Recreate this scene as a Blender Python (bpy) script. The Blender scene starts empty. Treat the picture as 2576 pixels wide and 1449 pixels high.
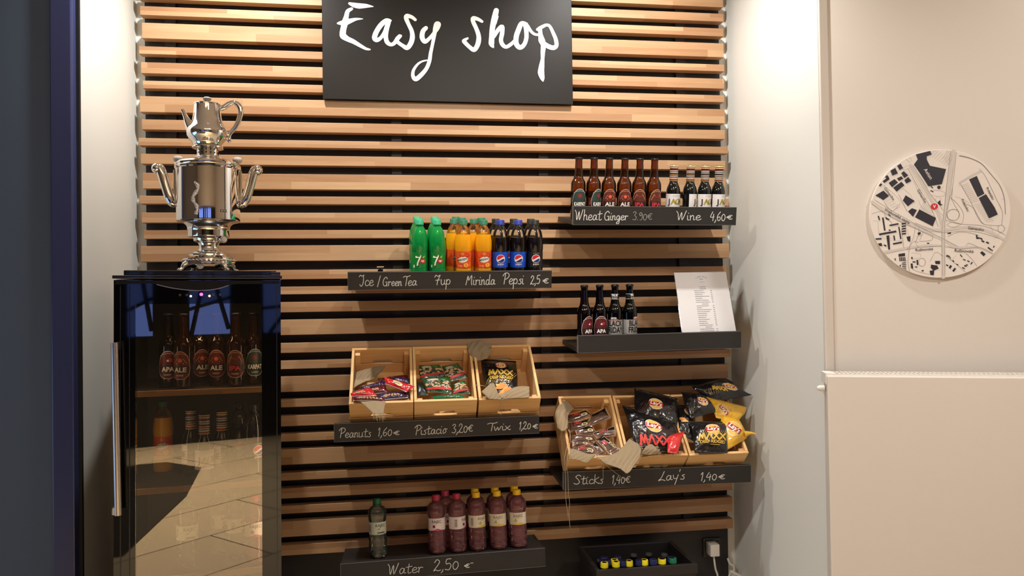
import bpy, bmesh, math, random
from mathutils import Vector, Matrix
sc = bpy.context.scene
COL = sc.collection
R = math.radians
PI = math.pi
# ---------------------------------------------------------------- camera
F_PX, IW, IH = 1935.0, 2576, 1449
YAW, PITCH, ROLL = 0.14688038, 0.01299805, -0.01452342
CAM = Vector((0.0, -3.08, 1.42))
_f = Vector((math.sin(YAW)*math.cos(PITCH), math.cos(YAW)*math.cos(PITCH), math.sin(PITCH)))
_r0 = Vector((math.cos(YAW), -math.sin(YAW), 0))
_u0 = _r0.cross(_f)
_r = _r0*math.cos(ROLL) + _u0*math.sin(ROLL)
_u = _u0*math.cos(ROLL) - _r0*math.sin(ROLL)
cam_data = bpy.data.cameras.new('camera')
cam_data.sensor_fit = 'HORIZONTAL'; cam_data.sensor_width = 36.0
cam_data.lens = 36.0*F_PX/IW
cam_data.clip_start = 0.05; cam_data.clip_end = 60
cam = bpy.data.objects.new('camera', cam_data)
m = Matrix.Identity(4)
for i in range(3):
    m[i][0] = _r[i]; m[i][1] = _u[i]; m[i][2] = -_f[i]; m[i][3] = CAM[i]
cam.matrix_world = m
COL.objects.link(cam); sc.camera = cam
def ray(x, y):
    return (_f + _r*((x-IW/2)/F_PX) - _u*((y-IH/2)/F_PX))
def at(x, y, Y):
    d = ray(x, y); return CAM + d*((Y-CAM.y)/d.y)
def at_x(x, y, X):
    d = ray(x, y); return CAM + d*((X-CAM.x)/d.x)
def on_plane(x, y, p0, n):
    d = ray(x, y); return CAM + d*((p0-CAM).dot(n)/d.dot(n))
# ---------------------------------------------------------------- view, world, lights
sc.view_settings.view_transform = 'Standard'
sc.view_settings.look = 'None'
sc.view_settings.gamma = 1.0
sc.view_settings.use_curve_mapping = False
sc.view_settings.exposure = 0.0
sc.cycles.max_bounces = 10; sc.cycles.transparent_max_bounces = 24
sc.cycles.sample_clamp_indirect = 6.0
sc.cycles.caustics_reflective = False; sc.cycles.caustics_refractive = False
w = bpy.data.worlds.new('world'); sc.world = w; w.use_nodes = True
w.node_tree.nodes['Background'].inputs[0].default_value = (0.75, 0.82, 1.0, 1)
w.node_tree.nodes['Background'].inputs[1].default_value = 0.02
def spot(name, loc, tgt, energy, color, size, blend, radius):
    l = bpy.data.lights.new(name, 'SPOT'); l.energy = energy; l.color = color
    l.spot_size = R(size); l.spot_blend = blend; l.shadow_soft_size = radius
    o = bpy.data.objects.new(name, l); COL.objects.link(o); o.location = loc
    o.rotation_euler = (Vector(tgt)-Vector(loc)).to_track_quat('-Z', 'Y').to_euler()
    return o
def area(name, loc, tgt, energy, color, sx, sy):
    l = bpy.data.lights.new(name, 'AREA'); l.energy = energy; l.color = color
    l.shape = 'RECTANGLE'; l.size = sx; l.size_y = sy
    o = bpy.data.objects.new(name, l); COL.objects.link(o); o.location = loc
    o.rotation_euler = (Vector(tgt)-Vector(loc)).to_track_quat('-Z', 'Y').to_euler()
    return o
spot('alcove_spotlight_left', (-0.52, -0.62, 3.0), (-0.58, -0.10, 1.5), 104, (1.0, 0.97, 0.92), 120, 0.9, 0.03)
spot('alcove_spotlight_right', (0.86, -0.74, 3.0), (1.02, -0.10, 1.5), 100, (1.0, 0.97, 0.92), 120, 0.9, 0.03)
spot('room_spotlight', (0.45, -2.6, 3.0), (0.35, 0.0, 2.0), 128, (1.0, 0.93, 0.83), 47, 1.0, 0.12)
spot('radiator_spotlight', (2.1, -2.4, 3.0), (2.4, -1.0, 0.9), 118, (1.0, 0.95, 0.90), 120, 1.0, 0.10)
spot('alcove_wall_fill', (-1.3, -2.3, 2.95), (1.42, -0.50, 0.90), 135, (1.0, 0.97, 0.92), 34, 0.8, 0.06)  # added narrow spot that brightens the lower right alcove wall
spot('floor_fill_spot', (-0.3, -4.6, 3.0), (-0.4, -4.4, 0.0), 1100, (1.0, 0.86, 0.66), 100, 0.6, 0.10)  # added behind the camera; brightens the floor mirrored in the fridge door
area('ceiling_lamp', (0.3, -3.6, 2.97), (0.3, -3.3, 0.0), 14, (1.0, 0.74, 0.50), 2.2, 1.2)
# ---------------------------------------------------------------- materials
def lin(c):
    return tuple(((v/255)/12.92 if v/255 <= 0.04045 else ((v/255+0.055)/1.055)**2.4) for v in c)
MATS = {}
def mat(name, rgb=None, rough=0.5, metal=0.0, spec=0.5, coat=0.0, emit=None, estr=1.0, srgb=None, trans=0.0):
    if name in MATS: return MATS[name]
    m = bpy.data.materials.new(name); m.use_nodes = True
    b = m.node_tree.nodes['Principled BSDF']
    c = lin(srgb) if srgb else rgb
    b.inputs['Base Color'].default_value = (*c, 1)
    b.inputs['Roughness'].default_value = rough
    b.inputs['Metallic'].default_value = metal
    b.inputs['Specular IOR Level'].default_value = spec
    b.inputs['Coat Weight'].default_value = coat
    b.inputs['Transmission Weight'].default_value = trans
    if emit:
        b.inputs['Emission Color'].default_value = (*emit, 1)
        b.inputs['Emission Strength'].default_value = estr
    MATS[name] = m
    return m
def nodes(m):
    nt = m.node_tree; return nt, nt.nodes, nt.links, nt.nodes['Principled BSDF']
def add_bump(m, scale, strength, dist=0.002, coord='Object', detail=3, stretch=(1,1,1)):
    nt, N, L, b = nodes(m)
    tc = N.new('ShaderNodeTexCoord'); mp = N.new('ShaderNodeMapping'); mp.inputs['Scale'].default_value = stretch
    no = N.new('ShaderNodeTexNoise'); no.inputs['Scale'].default_value = scale; no.inputs['Detail'].default_value = detail
    bu = N.new('ShaderNodeBump'); bu.inputs['Strength'].default_value = strength; bu.inputs['Distance'].default_value = dist
    L.new(tc.outputs[coord], mp.inputs[0]); L.new(mp.outputs[0], no.inputs['Vector'])
    L.new(no.outputs['Fac'], bu.inputs['Height']); L.new(bu.outputs[0], b.inputs['Normal'])
    return m
def thin_glass(name, tint, refl=(1, 1, 1), rough=0.02, ior=1.5, body=None, body_fac=0.0, extra=0.0):
    """thin see-through skin: tinted transparency under a fresnel gloss, optionally with a cloudy body colour"""
    if name in MATS: return MATS[name]
    m = bpy.data.materials.new(name); m.use_nodes = True
    nt = m.node_tree; N = nt.nodes; L = nt.links
    N.remove(N['Principled BSDF']); out = N['Material Output']
    tr = N.new('ShaderNodeBsdfTransparent'); tr.inputs[0].default_value = (*tint, 1)
    src = tr.outputs[0]
    if body:
        di = N.new('ShaderNodeBsdfDiffuse'); di.inputs[0].default_value = (*body, 1)
        tl = N.new('ShaderNodeBsdfTranslucent'); tl.inputs[0].default_value = (*body, 1)
        ad = N.new('ShaderNodeMixShader'); ad.inputs[0].default_value = 0.5
        L.new(di.outputs[0], ad.inputs[1]); L.new(tl.outputs[0], ad.inputs[2])
        mx = N.new('ShaderNodeMixShader'); mx.inputs[0].default_value = body_fac
        L.new(src, mx.inputs[1]); L.new(ad.outputs[0], mx.inputs[2]); src = mx.outputs[0]
    gl = N.new('ShaderNodeBsdfGlossy'); gl.inputs[0].default_value = (*refl, 1); gl.inputs[1].default_value = rough
    fr = N.new('ShaderNodeFresnel'); fr.inputs[0].default_value = ior
    fac = fr.outputs[0]
    if extra:
        ma = N.new('ShaderNodeMath'); ma.operation = 'ADD'; ma.use_clamp = True; ma.inputs[1].default_value = extra
        L.new(fac, ma.inputs[0]); fac = ma.outputs[0]
    mx2 = N.new('ShaderNodeMixShader')
    L.new(fac, mx2.inputs[0]); L.new(src, mx2.inputs[1]); L.new(gl.outputs[0], mx2.inputs[2])
    L.new(mx2.outputs[0], out.inputs[0])
    MATS[name] = m
    return m
def wood(name, dark, light, block=0.42, row=0.03, rough=0.5, axis='X', grain=0.35, blockvar=1.0):
    """finger-jointed wood: blocks of slightly different tone along the axis, stretched grain, per-object offset"""
    if name in MATS: return MATS[name]
    m = bpy.data.materials.new(name); m.use_nodes = True
    nt, N, L, b = nodes(m)
    tc = N.new('ShaderNodeTexCoord'); oi = N.new('ShaderNodeObjectInfo')
    sep = N.new('ShaderNodeSeparateXYZ'); L.new(tc.outputs['Object'], sep.inputs[0])
    a, o_ = ('X', 'Z') if axis == 'X' else ('Y', 'X')
    def math_(op, x, y=None):
        n = N.new('ShaderNodeMath'); n.operation = op
        for i, v in enumerate((x, y)):
            if v is None: continue
            if isinstance(v, (int, float)): n.inputs[i].default_value = v
            else: L.new(v, n.inputs[i])
        return n.outputs[0]
    rowi = math_('FLOOR', math_('DIVIDE', sep.outputs[o_], row))
    rowoff = math_('MULTIPLY', math_('ADD', math_('MULTIPLY', rowi, 0.377), math_('MULTIPLY', oi.outputs['Random'], 7.0)), 1.0)
    bi = math_('FLOOR', math_('ADD', math_('DIVIDE', sep.outputs[a], block), rowoff))
    cb = N.new('ShaderNodeCombineXYZ'); L.new(bi, cb.inputs[0]); L.new(rowi, cb.inputs[1]); L.new(math_('MULTIPLY', oi.outputs['Random'], 91.0), cb.inputs[2])
    wn = N.new('ShaderNodeTexWhiteNoise'); wn.noise_dimensions = '3D'; L.new(cb.outputs[0], wn.inputs['Vector'])
    mp = N.new('ShaderNodeMapping'); mp.inputs['Scale'].default_value = (2.2, 30, 30) if axis == 'X' else (30, 2.2, 30)
    av = N.new('ShaderNodeVectorMath'); av.operation = 'ADD'
    cb2 = N.new('ShaderNodeCombineXYZ'); L.new(math_('MULTIPLY', wn.outputs['Value'], 20.0), cb2.inputs[0]); L.new(math_('MULTIPLY', oi.outputs['Random'], 13.0), cb2.inputs[1])
    L.new(tc.outputs['Object'], av.inputs[0]); L.new(cb2.outputs[0], av.inputs[1]); L.new(av.outputs[0], mp.inputs[0])
    no = N.new('ShaderNodeTexNoise'); no.inputs['Scale'].default_value = 2.0; no.inputs['Detail'].default_value = 4; no.inputs['Distortion'].default_value = 0.6
    L.new(mp.outputs[0], no.inputs['Vector'])
    fac = math_('ADD', math_('MULTIPLY', wn.outputs['Value'], 0.65*blockvar), math_('MULTIPLY', math_('SUBTRACT', no.outputs['Fac'], 0.3), grain*1.6))
    mx = N.new('ShaderNodeMix'); mx.data_type = 'RGBA'
    L.new(fac, mx.inputs['Factor']); mx.inputs['A'].default_value = (*light, 1); mx.inputs['B'].default_value = (*dark, 1)
    L.new(mx.outputs['Result'], b.inputs['Base Color']); b.inputs['Roughness'].default_value = rough
    b.inputs['Specular IOR Level'].default_value = 0.3
    MATS[name] = m
    return m
# ---------------------------------------------------------------- mesh helpers
class MB:
    def __init__(s): s.v = []; s.f = []; s.m = []; s.mats = []
    def mi(s, mt):
        if mt is None: return 0
        if mt not in s.mats: s.mats.append(mt)
        return s.mats.index(mt)
    def add(s, vs, fs, mt=None):
        o = len(s.v); s.v += [tuple(p) for p in vs]; k = s.mi(mt)
        for f in fs: s.f.append(tuple(i+o for i in f)); s.m.append(k)
    def box(s, x0, x1, y0, y1, z0, z1, mt=None, M=None):
        vs = [Vector((x, y, z)) for x in (x0, x1) for y in (y0, y1) for z in (z0, z1)]
        if M: vs = [M @ p for p in vs]
        s.add(vs, [(0,1,3,2), (4,6,7,5), (0,4,5,1), (2,3,7,6), (0,2,6,4), (1,5,7,3)], mt)
    def lathe(s, prof, n=32, mt=None, M=None, cap0=True, cap1=True, mod=None):
        vs = []; fs = []
        for (r, z) in prof:
            for k in range(n):
                a = 2*PI*k/n; rr = r*(mod(a, z) if mod else 1)
                p = Vector((rr*math.cos(a), rr*math.sin(a), z)); vs.append(M @ p if M else p)
        for i in range(len(prof)-1):
            for k in range(n):
                k2 = (k+1) % n
                fs.append((i*n+k, i*n+k2, (i+1)*n+k2, (i+1)*n+k))
        if cap0: fs.append(tuple(reversed(range(n))))
        if cap1: fs.append(tuple((len(prof)-1)*n+k for k in range(n)))
        s.add(vs, fs, mt)
    def tube(s, pts, rad, n=10, mt=None, smooth=4, flat=1.0):
        """round bar along pts; rad a number or one per point"""
        pts = [Vector(p) for p in pts]
        rs = rad if isinstance(rad, (list, tuple)) else [rad]*len(pts)
        if smooth > 1 and len(pts) > 2: pts, rs = spline(pts, rs, smooth)
        vs = []; fs = []; up = None
        for i, p in enumerate(pts):
            t = (pts[min(i+1, len(pts)-1)]-pts[max(i-1, 0)]).normalized()
            if up is None:
                up = Vector((0, 0, 1)) if abs(t.z) < 0.9 else Vector((0, 1, 0))
            a = t.cross(up); a.normalize(); b = a.cross(t); b.normalize(); up = b
            for k in range(n):
                th = 2*PI*k/n
                vs.append(p + a*(math.cos(th)*rs[i]) + b*(math.sin(th)*rs[i]*flat))
        for i in range(len(pts)-1):
            for k in range(n):
                k2 = (k+1) % n
                fs.append((i*n+k, i*n+k2, (i+1)*n+k2, (i+1)*n+k))
        fs.append(tuple(reversed(range(n)))); fs.append(tuple((len(pts)-1)*n+k for k in range(n)))
        s.add(vs, fs, mt)
    def prism(s, poly, d, mt=None, M=None):
        """polygon in the xz plane, extruded from y=0 to y=d"""
        n = len(poly)
        vs = [Vector((x, 0, z)) for x, z in poly] + [Vector((x, d, z)) for x, z in poly]
        if M: vs = [M @ p for p in vs]
        fs = [tuple(range(n)), tuple(reversed(range(n, 2*n)))] + [(i, i+n, (i+1) % n+n, (i+1) % n) for i in range(n)]
        s.add(vs, fs, mt)
    def ball(s, c, r, n=12, mt=None, sc_=(1, 1, 1)):
        c = Vector(c); vs = []; fs = []; h = n//2
        for i in range(1, h):
            for k in range(n):
                a = PI*i/h; b = 2*PI*k/n
                vs.append(c+Vector((r*sc_[0]*math.sin(a)*math.cos(b), r*sc_[1]*math.sin(a)*math.sin(b), r*sc_[2]*math.cos(a))))
        for i in range(h-2):
            for k in range(n):
                k2 = (k+1) % n; fs.append((i*n+k, (i+1)*n+k, (i+1)*n+k2, i*n+k2))
        t = len(vs); vs += [c+Vector((0, 0, r*sc_[2])), c-Vector((0, 0, r*sc_[2]))]
        for k in range(n):
            k2 = (k+1) % n
            fs.append((t, k, k2)); fs.append((t+1, (h-2)*n+k2, (h-2)*n+k))
        s.add(vs, fs, mt)
    def ribbon(s, pts, fn, mt=None, smooth=5, width=None, lift=None):
        """flat brush stroke: pts (x, y, width) in a plane, fn maps (x, y) to 3-D"""
        P = [Vector((p[0], p[1], 0)) for p in pts]
        W = [width if width else p[2] for p in pts]
        if len(P) > 2 and smooth > 1: P, W = spline(P, W, smooth)
        n = len(P); L_ = []; R_ = []
        for i in range(n):
            t = P[min(i+1, n-1)]-P[max(i-1, 0)]
            if t.length < 1e-9: t = Vector((1, 0, 0))
            t.normalize(); q = Vector((-t.y, t.x, 0))*(W[i]*0.5)
            L_.append(P[i]+q); R_.append(P[i]-q)
        lf = [(lift*(i/max(1, n-1)) if lift else Vector((0, 0, 0))) for i in range(n)]
        vs = [fn(p.x, p.y)+lf[i] for i, p in enumerate(L_)]+[fn(p.x, p.y)+lf[i] for i, p in enumerate(R_)]
        s.add(vs, [(i, i+1, n+i+1, n+i) for i in range(n-1)], mt)
        for i, j in ((0, 1), (n-1, n-2)):     # round ends
            c = P[i]; t = (P[i]-P[j]).normalized(); q = Vector((-t.y, t.x, 0)); r = W[i]*0.5
            e = [c+q*(r*math.cos(a))+t*(r*math.sin(a)) for a in [PI*k/6 for k in range(7)]]
            s.add([fn(p.x, p.y)+lf[i]*1.02 for p in e], [tuple(range(7))], mt)
    def build(s, name, material=None, parent=None, smooth=None, bevel=0.0, solid=0.0, subsurf=0):
        me = bpy.data.meshes.new(name)
        me.from_pydata([tuple(p) for p in s.v], [], s.f); me.validate()
        mats = s.mats if s.mats else ([material] if material else [])
        for mt in mats: me.materials.append(mt)
        if s.mats and len(me.polygons) == len(s.m): me.polygons.foreach_set('material_index', s.m)
        bm = bmesh.new(); bm.from_mesh(me); bmesh.ops.recalc_face_normals(bm, faces=bm.faces) if solid == 0 and smooth != 'keep' else None
        bm.to_mesh(me); bm.free()
        if smooth and smooth != 'keep':
            me.shade_smooth(); me.set_sharp_from_angle(angle=R(smooth))
        elif smooth == 'keep': me.shade_smooth()
        me.update()
        o = bpy.data.objects.new(name, me); COL.objects.link(o)
        if parent: o.parent = parent
        if subsurf:
            md = o.modifiers.new('subsurf', 'SUBSURF'); md.levels = subsurf; md.render_levels = subsurf
        if solid:
            md = o.modifiers.new('solid', 'SOLIDIFY'); md.thickness = solid; md.offset = 0
        if bevel:
            md = o.modifiers.new('bevel', 'BEVEL'); md.width = bevel; md.segments = 2; md.limit_method = 'ANGLE'; md.angle_limit = R(40)
        return o
def spline(P, W, k):
    n = len(P); oP = []; oW = []
    for i in range(n-1):
        p0, p1, p2, p3 = P[max(i-1, 0)], P[i], P[i+1], P[min(i+2, n-1)]
        for j in range(k):
            t = j/k
            oP.append(0.5*((2*p1)+(p2-p0)*t+(2*p0-5*p1+4*p2-p3)*t*t+(3*p1-p0-3*p2+p3)*t**3))
            oW.append(W[i]+(W[i+1]-W[i])*t)
    oP.append(P[-1]); oW.append(W[-1])
    return oP, oW
_txt = {}
def text2d(st, bold=0.0):
    """glyph triangles of a word, cap height scaled to 1"""
    key = (st, bold)
    if key not in _txt:
        cu = bpy.data.curves.new('t', 'FONT'); cu.body = st; cu.offset = bold; cu.resolution_u = 3
        ob = bpy.data.objects.new('t', cu); COL.objects.link(ob)
        bpy.context.view_layer.update()
        me = bpy.data.meshes.new_from_object(ob.evaluated_get(bpy.context.evaluated_depsgraph_get()))
        vs = [(v.co.x, v.co.y) for v in me.vertices]; fs = [tuple(p.vertices) for p in me.polygons]
        bpy.data.objects.remove(ob); bpy.data.curves.remove(cu); bpy.data.meshes.remove(me)
        x0 = min(v[0] for v in vs); x1 = max(v[0] for v in vs)
        k = 1/0.69
        _txt[key] = ([((x-x0)*k, y*k) for x, y in vs], fs, (x1-x0)*k)
    return _txt[key]
def add_text(mb, st, fn, x, y, h, mt, width=None, bold=0.0, slant=0.0, align='C'):
    vs, fs, wd = text2d(st, bold)
    sx = (width/wd) if width else h
    tot = wd*sx; ox = x-tot/2 if align == 'C' else x
    mb.add([fn(ox+vx*sx+slant*vy*h, y+vy*h) for vx, vy in vs], fs, mt)
def disc(mb, fn, cx, cy, rx, ry, mt, n=28, rings=3, rot=0.0, a0=0.0, a1=2*PI):
    vs = [fn(cx, cy)]; fs = []; c, s_ = math.cos(rot), math.sin(rot); full = abs(a1-a0-2*PI) < 1e-6
    m_ = n if full else n+1
    for i in range(1, rings+1):
        for k in range(m_):
            a = a0+(a1-a0)*k/n; x = rx*i/rings*math.cos(a); y = ry*i/rings*math.sin(a)
            vs.append(fn(cx+x*c-y*s_, cy+x*s_+y*c))
    for k in range(n):
        k2 = (k+1) % m_
        fs.append((0, 1+k, 1+k2))
        for i in range(rings-1): fs.append((1+i*m_+k, 1+(i+1)*m_+k, 1+(i+1)*m_+k2, 1+i*m_+k2))
    mb.add(vs, fs, mt)
def ring(mb, fn, cx, cy, rx, ry, wd, mt, n=32, rot=0.0):
    pts = [(cx+rx*math.cos(2*PI*k/n)*math.cos(rot)-ry*math.sin(2*PI*k/n)*math.sin(rot), cy+rx*math.cos(2*PI*k/n)*math.sin(rot)+ry*math.sin(2*PI*k/n)*math.cos(rot), wd) for k in range(n+1)]
    mb.ribbon(pts, fn, mt, smooth=1)
def polyfan(mb, fn, pts, mt):
    mb.add([fn(*p) for p in pts], [tuple(range(len(pts)))], mt)
def empty(name, loc=(0, 0, 0), rot=(0, 0, 0)):
    o = bpy.data.objects.new(name, None); COL.objects.link(o); o.location = loc; o.rotation_euler = rot
    o.empty_display_size = 0.05
    return o
def tag(o, label=None, cat=None, group=None, kind=None):
    if label: o['label'] = label
    if cat: o['category'] = cat
    if group: o['group'] = group
    if kind: o['kind'] = kind
    return o
def thing(name, label, cat, loc=(0, 0, 0), rot=(0, 0, 0), group=None):
    return tag(empty(name, loc, rot), label, cat, group)
def dup(root, loc=None, rot=None, label=None, group=None):
    r = root.copy(); COL.objects.link(r)
    if loc is not None: r.location = loc
    if rot is not None: r.rotation_euler = rot
    if label: r['label'] = label
    if group: r['group'] = group
    for ch in [c for c in bpy.data.objects if c.parent == root]:
        c = ch.copy(); COL.objects.link(c); c.parent = r
        for g in [d for d in bpy.data.objects if d.parent == ch]:
            e = g.copy(); COL.objects.link(e); e.parent = c
    return r
rnd = random.Random(7)
# ================================================================ the setting
M_white = add_bump(mat('white_wall_paint', srgb=(226, 226, 220), rough=0.7), 220, 0.05, 0.001)
M_beige = add_bump(mat('warm_white_wall_paint', srgb=(216, 207, 197), rough=0.7), 220, 0.05, 0.001)
M_blackpanel = add_bump(mat('black_backing_board', srgb=(38, 35, 34), rough=0.55), 500, 0.1, 0.0005)
M_floor = mat('floor_tile', srgb=(214, 196, 168), rough=0.4)
def tile_floor():
    nt, N, L, b = nodes(M_floor)
    tc = N.new('ShaderNodeTexCoord'); br = N.new('ShaderNodeTexBrick'); mp = N.new('ShaderNodeMapping')
    mp.inputs['Rotation'].default_value = (0, 0, R(28))
    br.offset = 0.5; br.inputs['Scale'].default_value = 1.0
    br.inputs['Brick Width'].default_value = 1.2; br.inputs['Row Height'].default_value = 0.6; br.inputs['Mortar Size'].default_value = 0.006
    br.inputs['Color1'].default_value = (*lin((214, 196, 166)), 1); br.inputs['Color2'].default_value = (*lin((206, 187, 158)), 1)
    br.inputs['Mortar'].default_value = (*lin((96, 80, 62)), 1)
    L.new(tc.outputs['Object'], mp.inputs[0]); L.new(mp.outputs[0], br.inputs['Vector']); L.new(br.outputs['Color'], b.inputs['Base Color'])
tile_floor()
M_dark = mat('dark_wall_paint', srgb=(26, 24, 24), rough=0.6)
def struct(name, mb, mt, **kw):
    o = mb.build(name, mt, **kw); o['kind'] = 'structure'; return o
XL, XR, YB = -0.994, 1.420, 0.075
YFL, YFR = -0.47, -0.66
CEIL = 3.05
b = MB(); b.box(-5, 5, -6.7, 0.2, -0.05, 0); struct('floor', b, M_floor)
b = MB(); b.box(-5, 5, -6.7, 0.2, CEIL, CEIL+0.05); struct('ceiling', b, mat('ceiling_paint', srgb=(214, 208, 200), rough=0.8))
b = MB(); b.box(XL, XR, YB, YB+0.12, 0, CEIL); struct('wall_back', b, M_white)
b = MB(); b.box(XL-0.10, XL, YFL, YB+0.12, 0, CEIL); struct('wall_alcove_left', b, M_white)
b = MB(); b.box(XR, XR+0.10, YFR, YB+0.12, 0, CEIL); struct('wall_alcove_right', b, M_white)
# the right-hand wall swings forward from the end of the alcove
seam = at(2089, 600, YFR-0.002)
PANEL_ROT = R(-21)
b = MB(); b.box(XR, seam.x, YFR-0.012, YFR-0.0005, 0, CEIL); struct('trim_1', b, M_beige, bevel=0.002)
b = MB(); b.box(0.002, 2.6, 0, 0.10, 0, CEIL)
wr = struct('wall_right', b, M_beige); wr.location = (seam.x, YFR-0.006, 0); wr.rotation_euler = (0, 0, PANEL_ROT)
WR = Matrix.Translation(wr.location) @ Matrix.Rotation(PANEL_ROT, 4, 'Z')
WRn = Vector((math.sin(PANEL_ROT), -math.cos(PANEL_ROT), 0))
# rest of the room, seen only in reflections
b = MB(); b.box(-3.45, -3.4, -6.6, -2.7, 0, CEIL); b.box(-3.45, -3.4, -0.8, 0.2, 0, CEIL); b.box(-3.45, -3.4, -2.7, -0.8, 0, .12); b.box(-3.45, -3.4, -2.7, -0.8, 1.15, CEIL); struct('wall_left', b, mat('grey_wall_paint', srgb=(120, 114, 108), rough=.7))
b = MB(); b.box(-3.44, -3.435, -2.7, -0.8, .12, 1.15); struct('window_5', b, mat('bluish_side_glow', (0, 0, 0), emit=(0.25, 0.40, 0.66), estr=3.0))  # unseen glowing panel added to cast blue light low on the dark leaf
b = MB(); b.box(4.0, 4.1, -6.7, -1.9, 0, CEIL); struct('wall_far_right', b, M_beige)
# far wall with three window openings, dusk sky behind
WINS = [(-2.9, -1.3), (-0.80, -0.575), (-0.24, 0.16), (0.48, 1.9)]
WZ0, WZ1 = 1.09, 1.74
b = MB(); yb0, yb1 = -6.75, -6.6
b.box(-5, 5, yb0, yb1, 0, WZ0); b.box(-5, 5, yb0, yb1, WZ1, CEIL)
e = [-5]+[v for w_ in WINS for v in w_]+[5]
for i in range(0, len(e), 2): b.box(e[i], e[i+1], yb0, yb1, WZ0, WZ1)
struct('wall_front', b, M_dark)
b = MB(); b.box(-5, 5, -6.6, -6.55, 1.80, CEIL); struct('wall_front_reflector', b, M_beige)  # pale slab added on the unseen far wall for the samovar to mirror
M_sky = mat('dusk_sky_glow', (0, 0, 0), emit=(0.11, 0.17, 0.50), estr=2.2)
M_wframe = mat('black_window_frame', srgb=(20, 20, 22), rough=0.5)
for k, (x0, x1) in enumerate(WINS):
    b = MB(); b.box(x0, x1, -6.74, -6.735, WZ0, WZ1)
    wo = struct('window_%d' % (k+1), b, M_sky)
    fr = MB()
    w_ = x1-x0
    fr.tube([(x0+w_*.95, -6.66, WZ0+.05), (x0+w_*.55, -6.66, WZ1)], 0.022, 6, smooth=1)
    fr.tube([(x0, -6.66, WZ0+.26), (x1, -6.66, WZ0+.38)], 0.020, 6, smooth=1)
    if w_ > .3: fr.tube([(x0+w_*.05, -6.66, WZ0), (x0+w_*.40, -6.66, WZ1)], 0.022, 6, smooth=1)
    f_ = fr.build('window_frame', M_wframe, wo)
b = MB(); cp = [(-.24, -5.3), (-.50, -5.7), (-3, -5.7), (-3, -2.9), (-.82, -3.05), (-.42, -4.3)]
b.add([(x, y, .006) for x, y in cp]+[(x, y, 0.0005) for x, y in cp], [tuple(range(6))]+[(i, (i+1) % 6, (i+1) % 6+6, i+6) for i in range(6)])
struct('floor_carpet', b, add_bump(mat('dark_carpet', srgb=(52, 46, 38), rough=.95), 900, .4))
# dark leaf on the left with its edge profile
M_leaf = add_bump(mat('dark_blue_grey_lacquer', srgb=(76, 92, 114), rough=0.5, spec=0.4), 300, 0.03, 0.0005)
b = MB(); b.box(-2.2, -1.065, YFL-0.03, YFL+0.06, 0.0, CEIL)
d1 = struct('door_1', b, M_leaf)
b = MB(); b.box(-1.064, XL-0.006, YFL-0.045, YFL+0.06, 0.0, CEIL)
b.build('edge_profile', mat('dark_blue_edge_profile', srgb=(54, 62, 104), rough=0.3), d1, bevel=0.004)['label'] = 'bluish vertical edge profile'
b = MB(); b.box(XL-0.006, XL+0.004, YFL-0.012, YFL-0.001, 0, CEIL); struct('trim_2', b, mat('black_gasket', srgb=(16, 16, 22), rough=0.6))
# ================================================================ slatted cladding
M_slat = wood('beech_slat', lin((152, 107, 73)), lin((192, 157, 120)), block=0.46, row=0.06, rough=0.42)
UP = [(14.9,37.3),(56.6,95.7),(116,135.4),(156,184),(202.5,222),(241.5,281.5),(300,325.5),(347,366),(386.7,412),(434.4,474.2),(492.3,512.7),(534.5,560.4),(579.3,600.9),(619,659),(682.4,706.5)]
DN = [(721,740.4),(759.5,785.6),(804,842.7),(862.6,887.5),(907,928),(947,985.6),(1004,1024),(1045.6,1071.7),(1090.6,1110),(1129.6,1168.6),(1188.8,1208),(1227.8,1253),(1272,1291.6),(1311,1350),(1370.5,1396.6)]
zs = [(at(356, a, 0).z, at(356, c, 0).z) for a, c in UP]+[(at(740, a, 0).z, at(740, c, 0).z) for a, c in DN]
zs = [(2.83, 2.765), (2.735, 2.70), (2.678, 2.640)]+[(zs[0][0]+0.063, zs[0][0]+0.029)]+zs
clad = thing('slat_wall_panel', 'wall cladding of horizontal beech slats over black backing', 'wall panel', (0.21, 0.055, 0.43))
b = MB(); b.box(-0.957, 1.381, 0.055, 0.074, 0.02, CEIL-0.01)
bp = b.build('backing_board', M_blackpanel, clad); bp.matrix_parent_inverse = Matrix.Translation((-0.21, -0.055, -0.43)); bp['label'] = 'black backing board'
for x in (-0.86, 0.0, 0.6, 1.2):
    b = MB(); b.box(x-0.02, x+0.02, 0.041, 0.0545, 0.44, CEIL-0.02)
    o = b.build('batten', M_blackpanel, clad); o.matrix_parent_inverse = Matrix.Translation((-0.21, -0.055, -0.43)); o['label'] = 'black vertical batten'
for i, (z1, z0) in enumerate(zs):
    j = ((i*37) % 11-5)*0.0016
    b = MB(); b.box(-0.957+j-0.21, 1.379-j*0.8-0.21+((i % 3)-1)*0.004, -0.055, -0.0145, -(z1-z0)/2, (z1-z0)/2)
    o = b.build('slat', M_slat, clad, bevel=0.0012); o.location = (0, 0, (z0+z1)/2-0.43)
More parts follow.
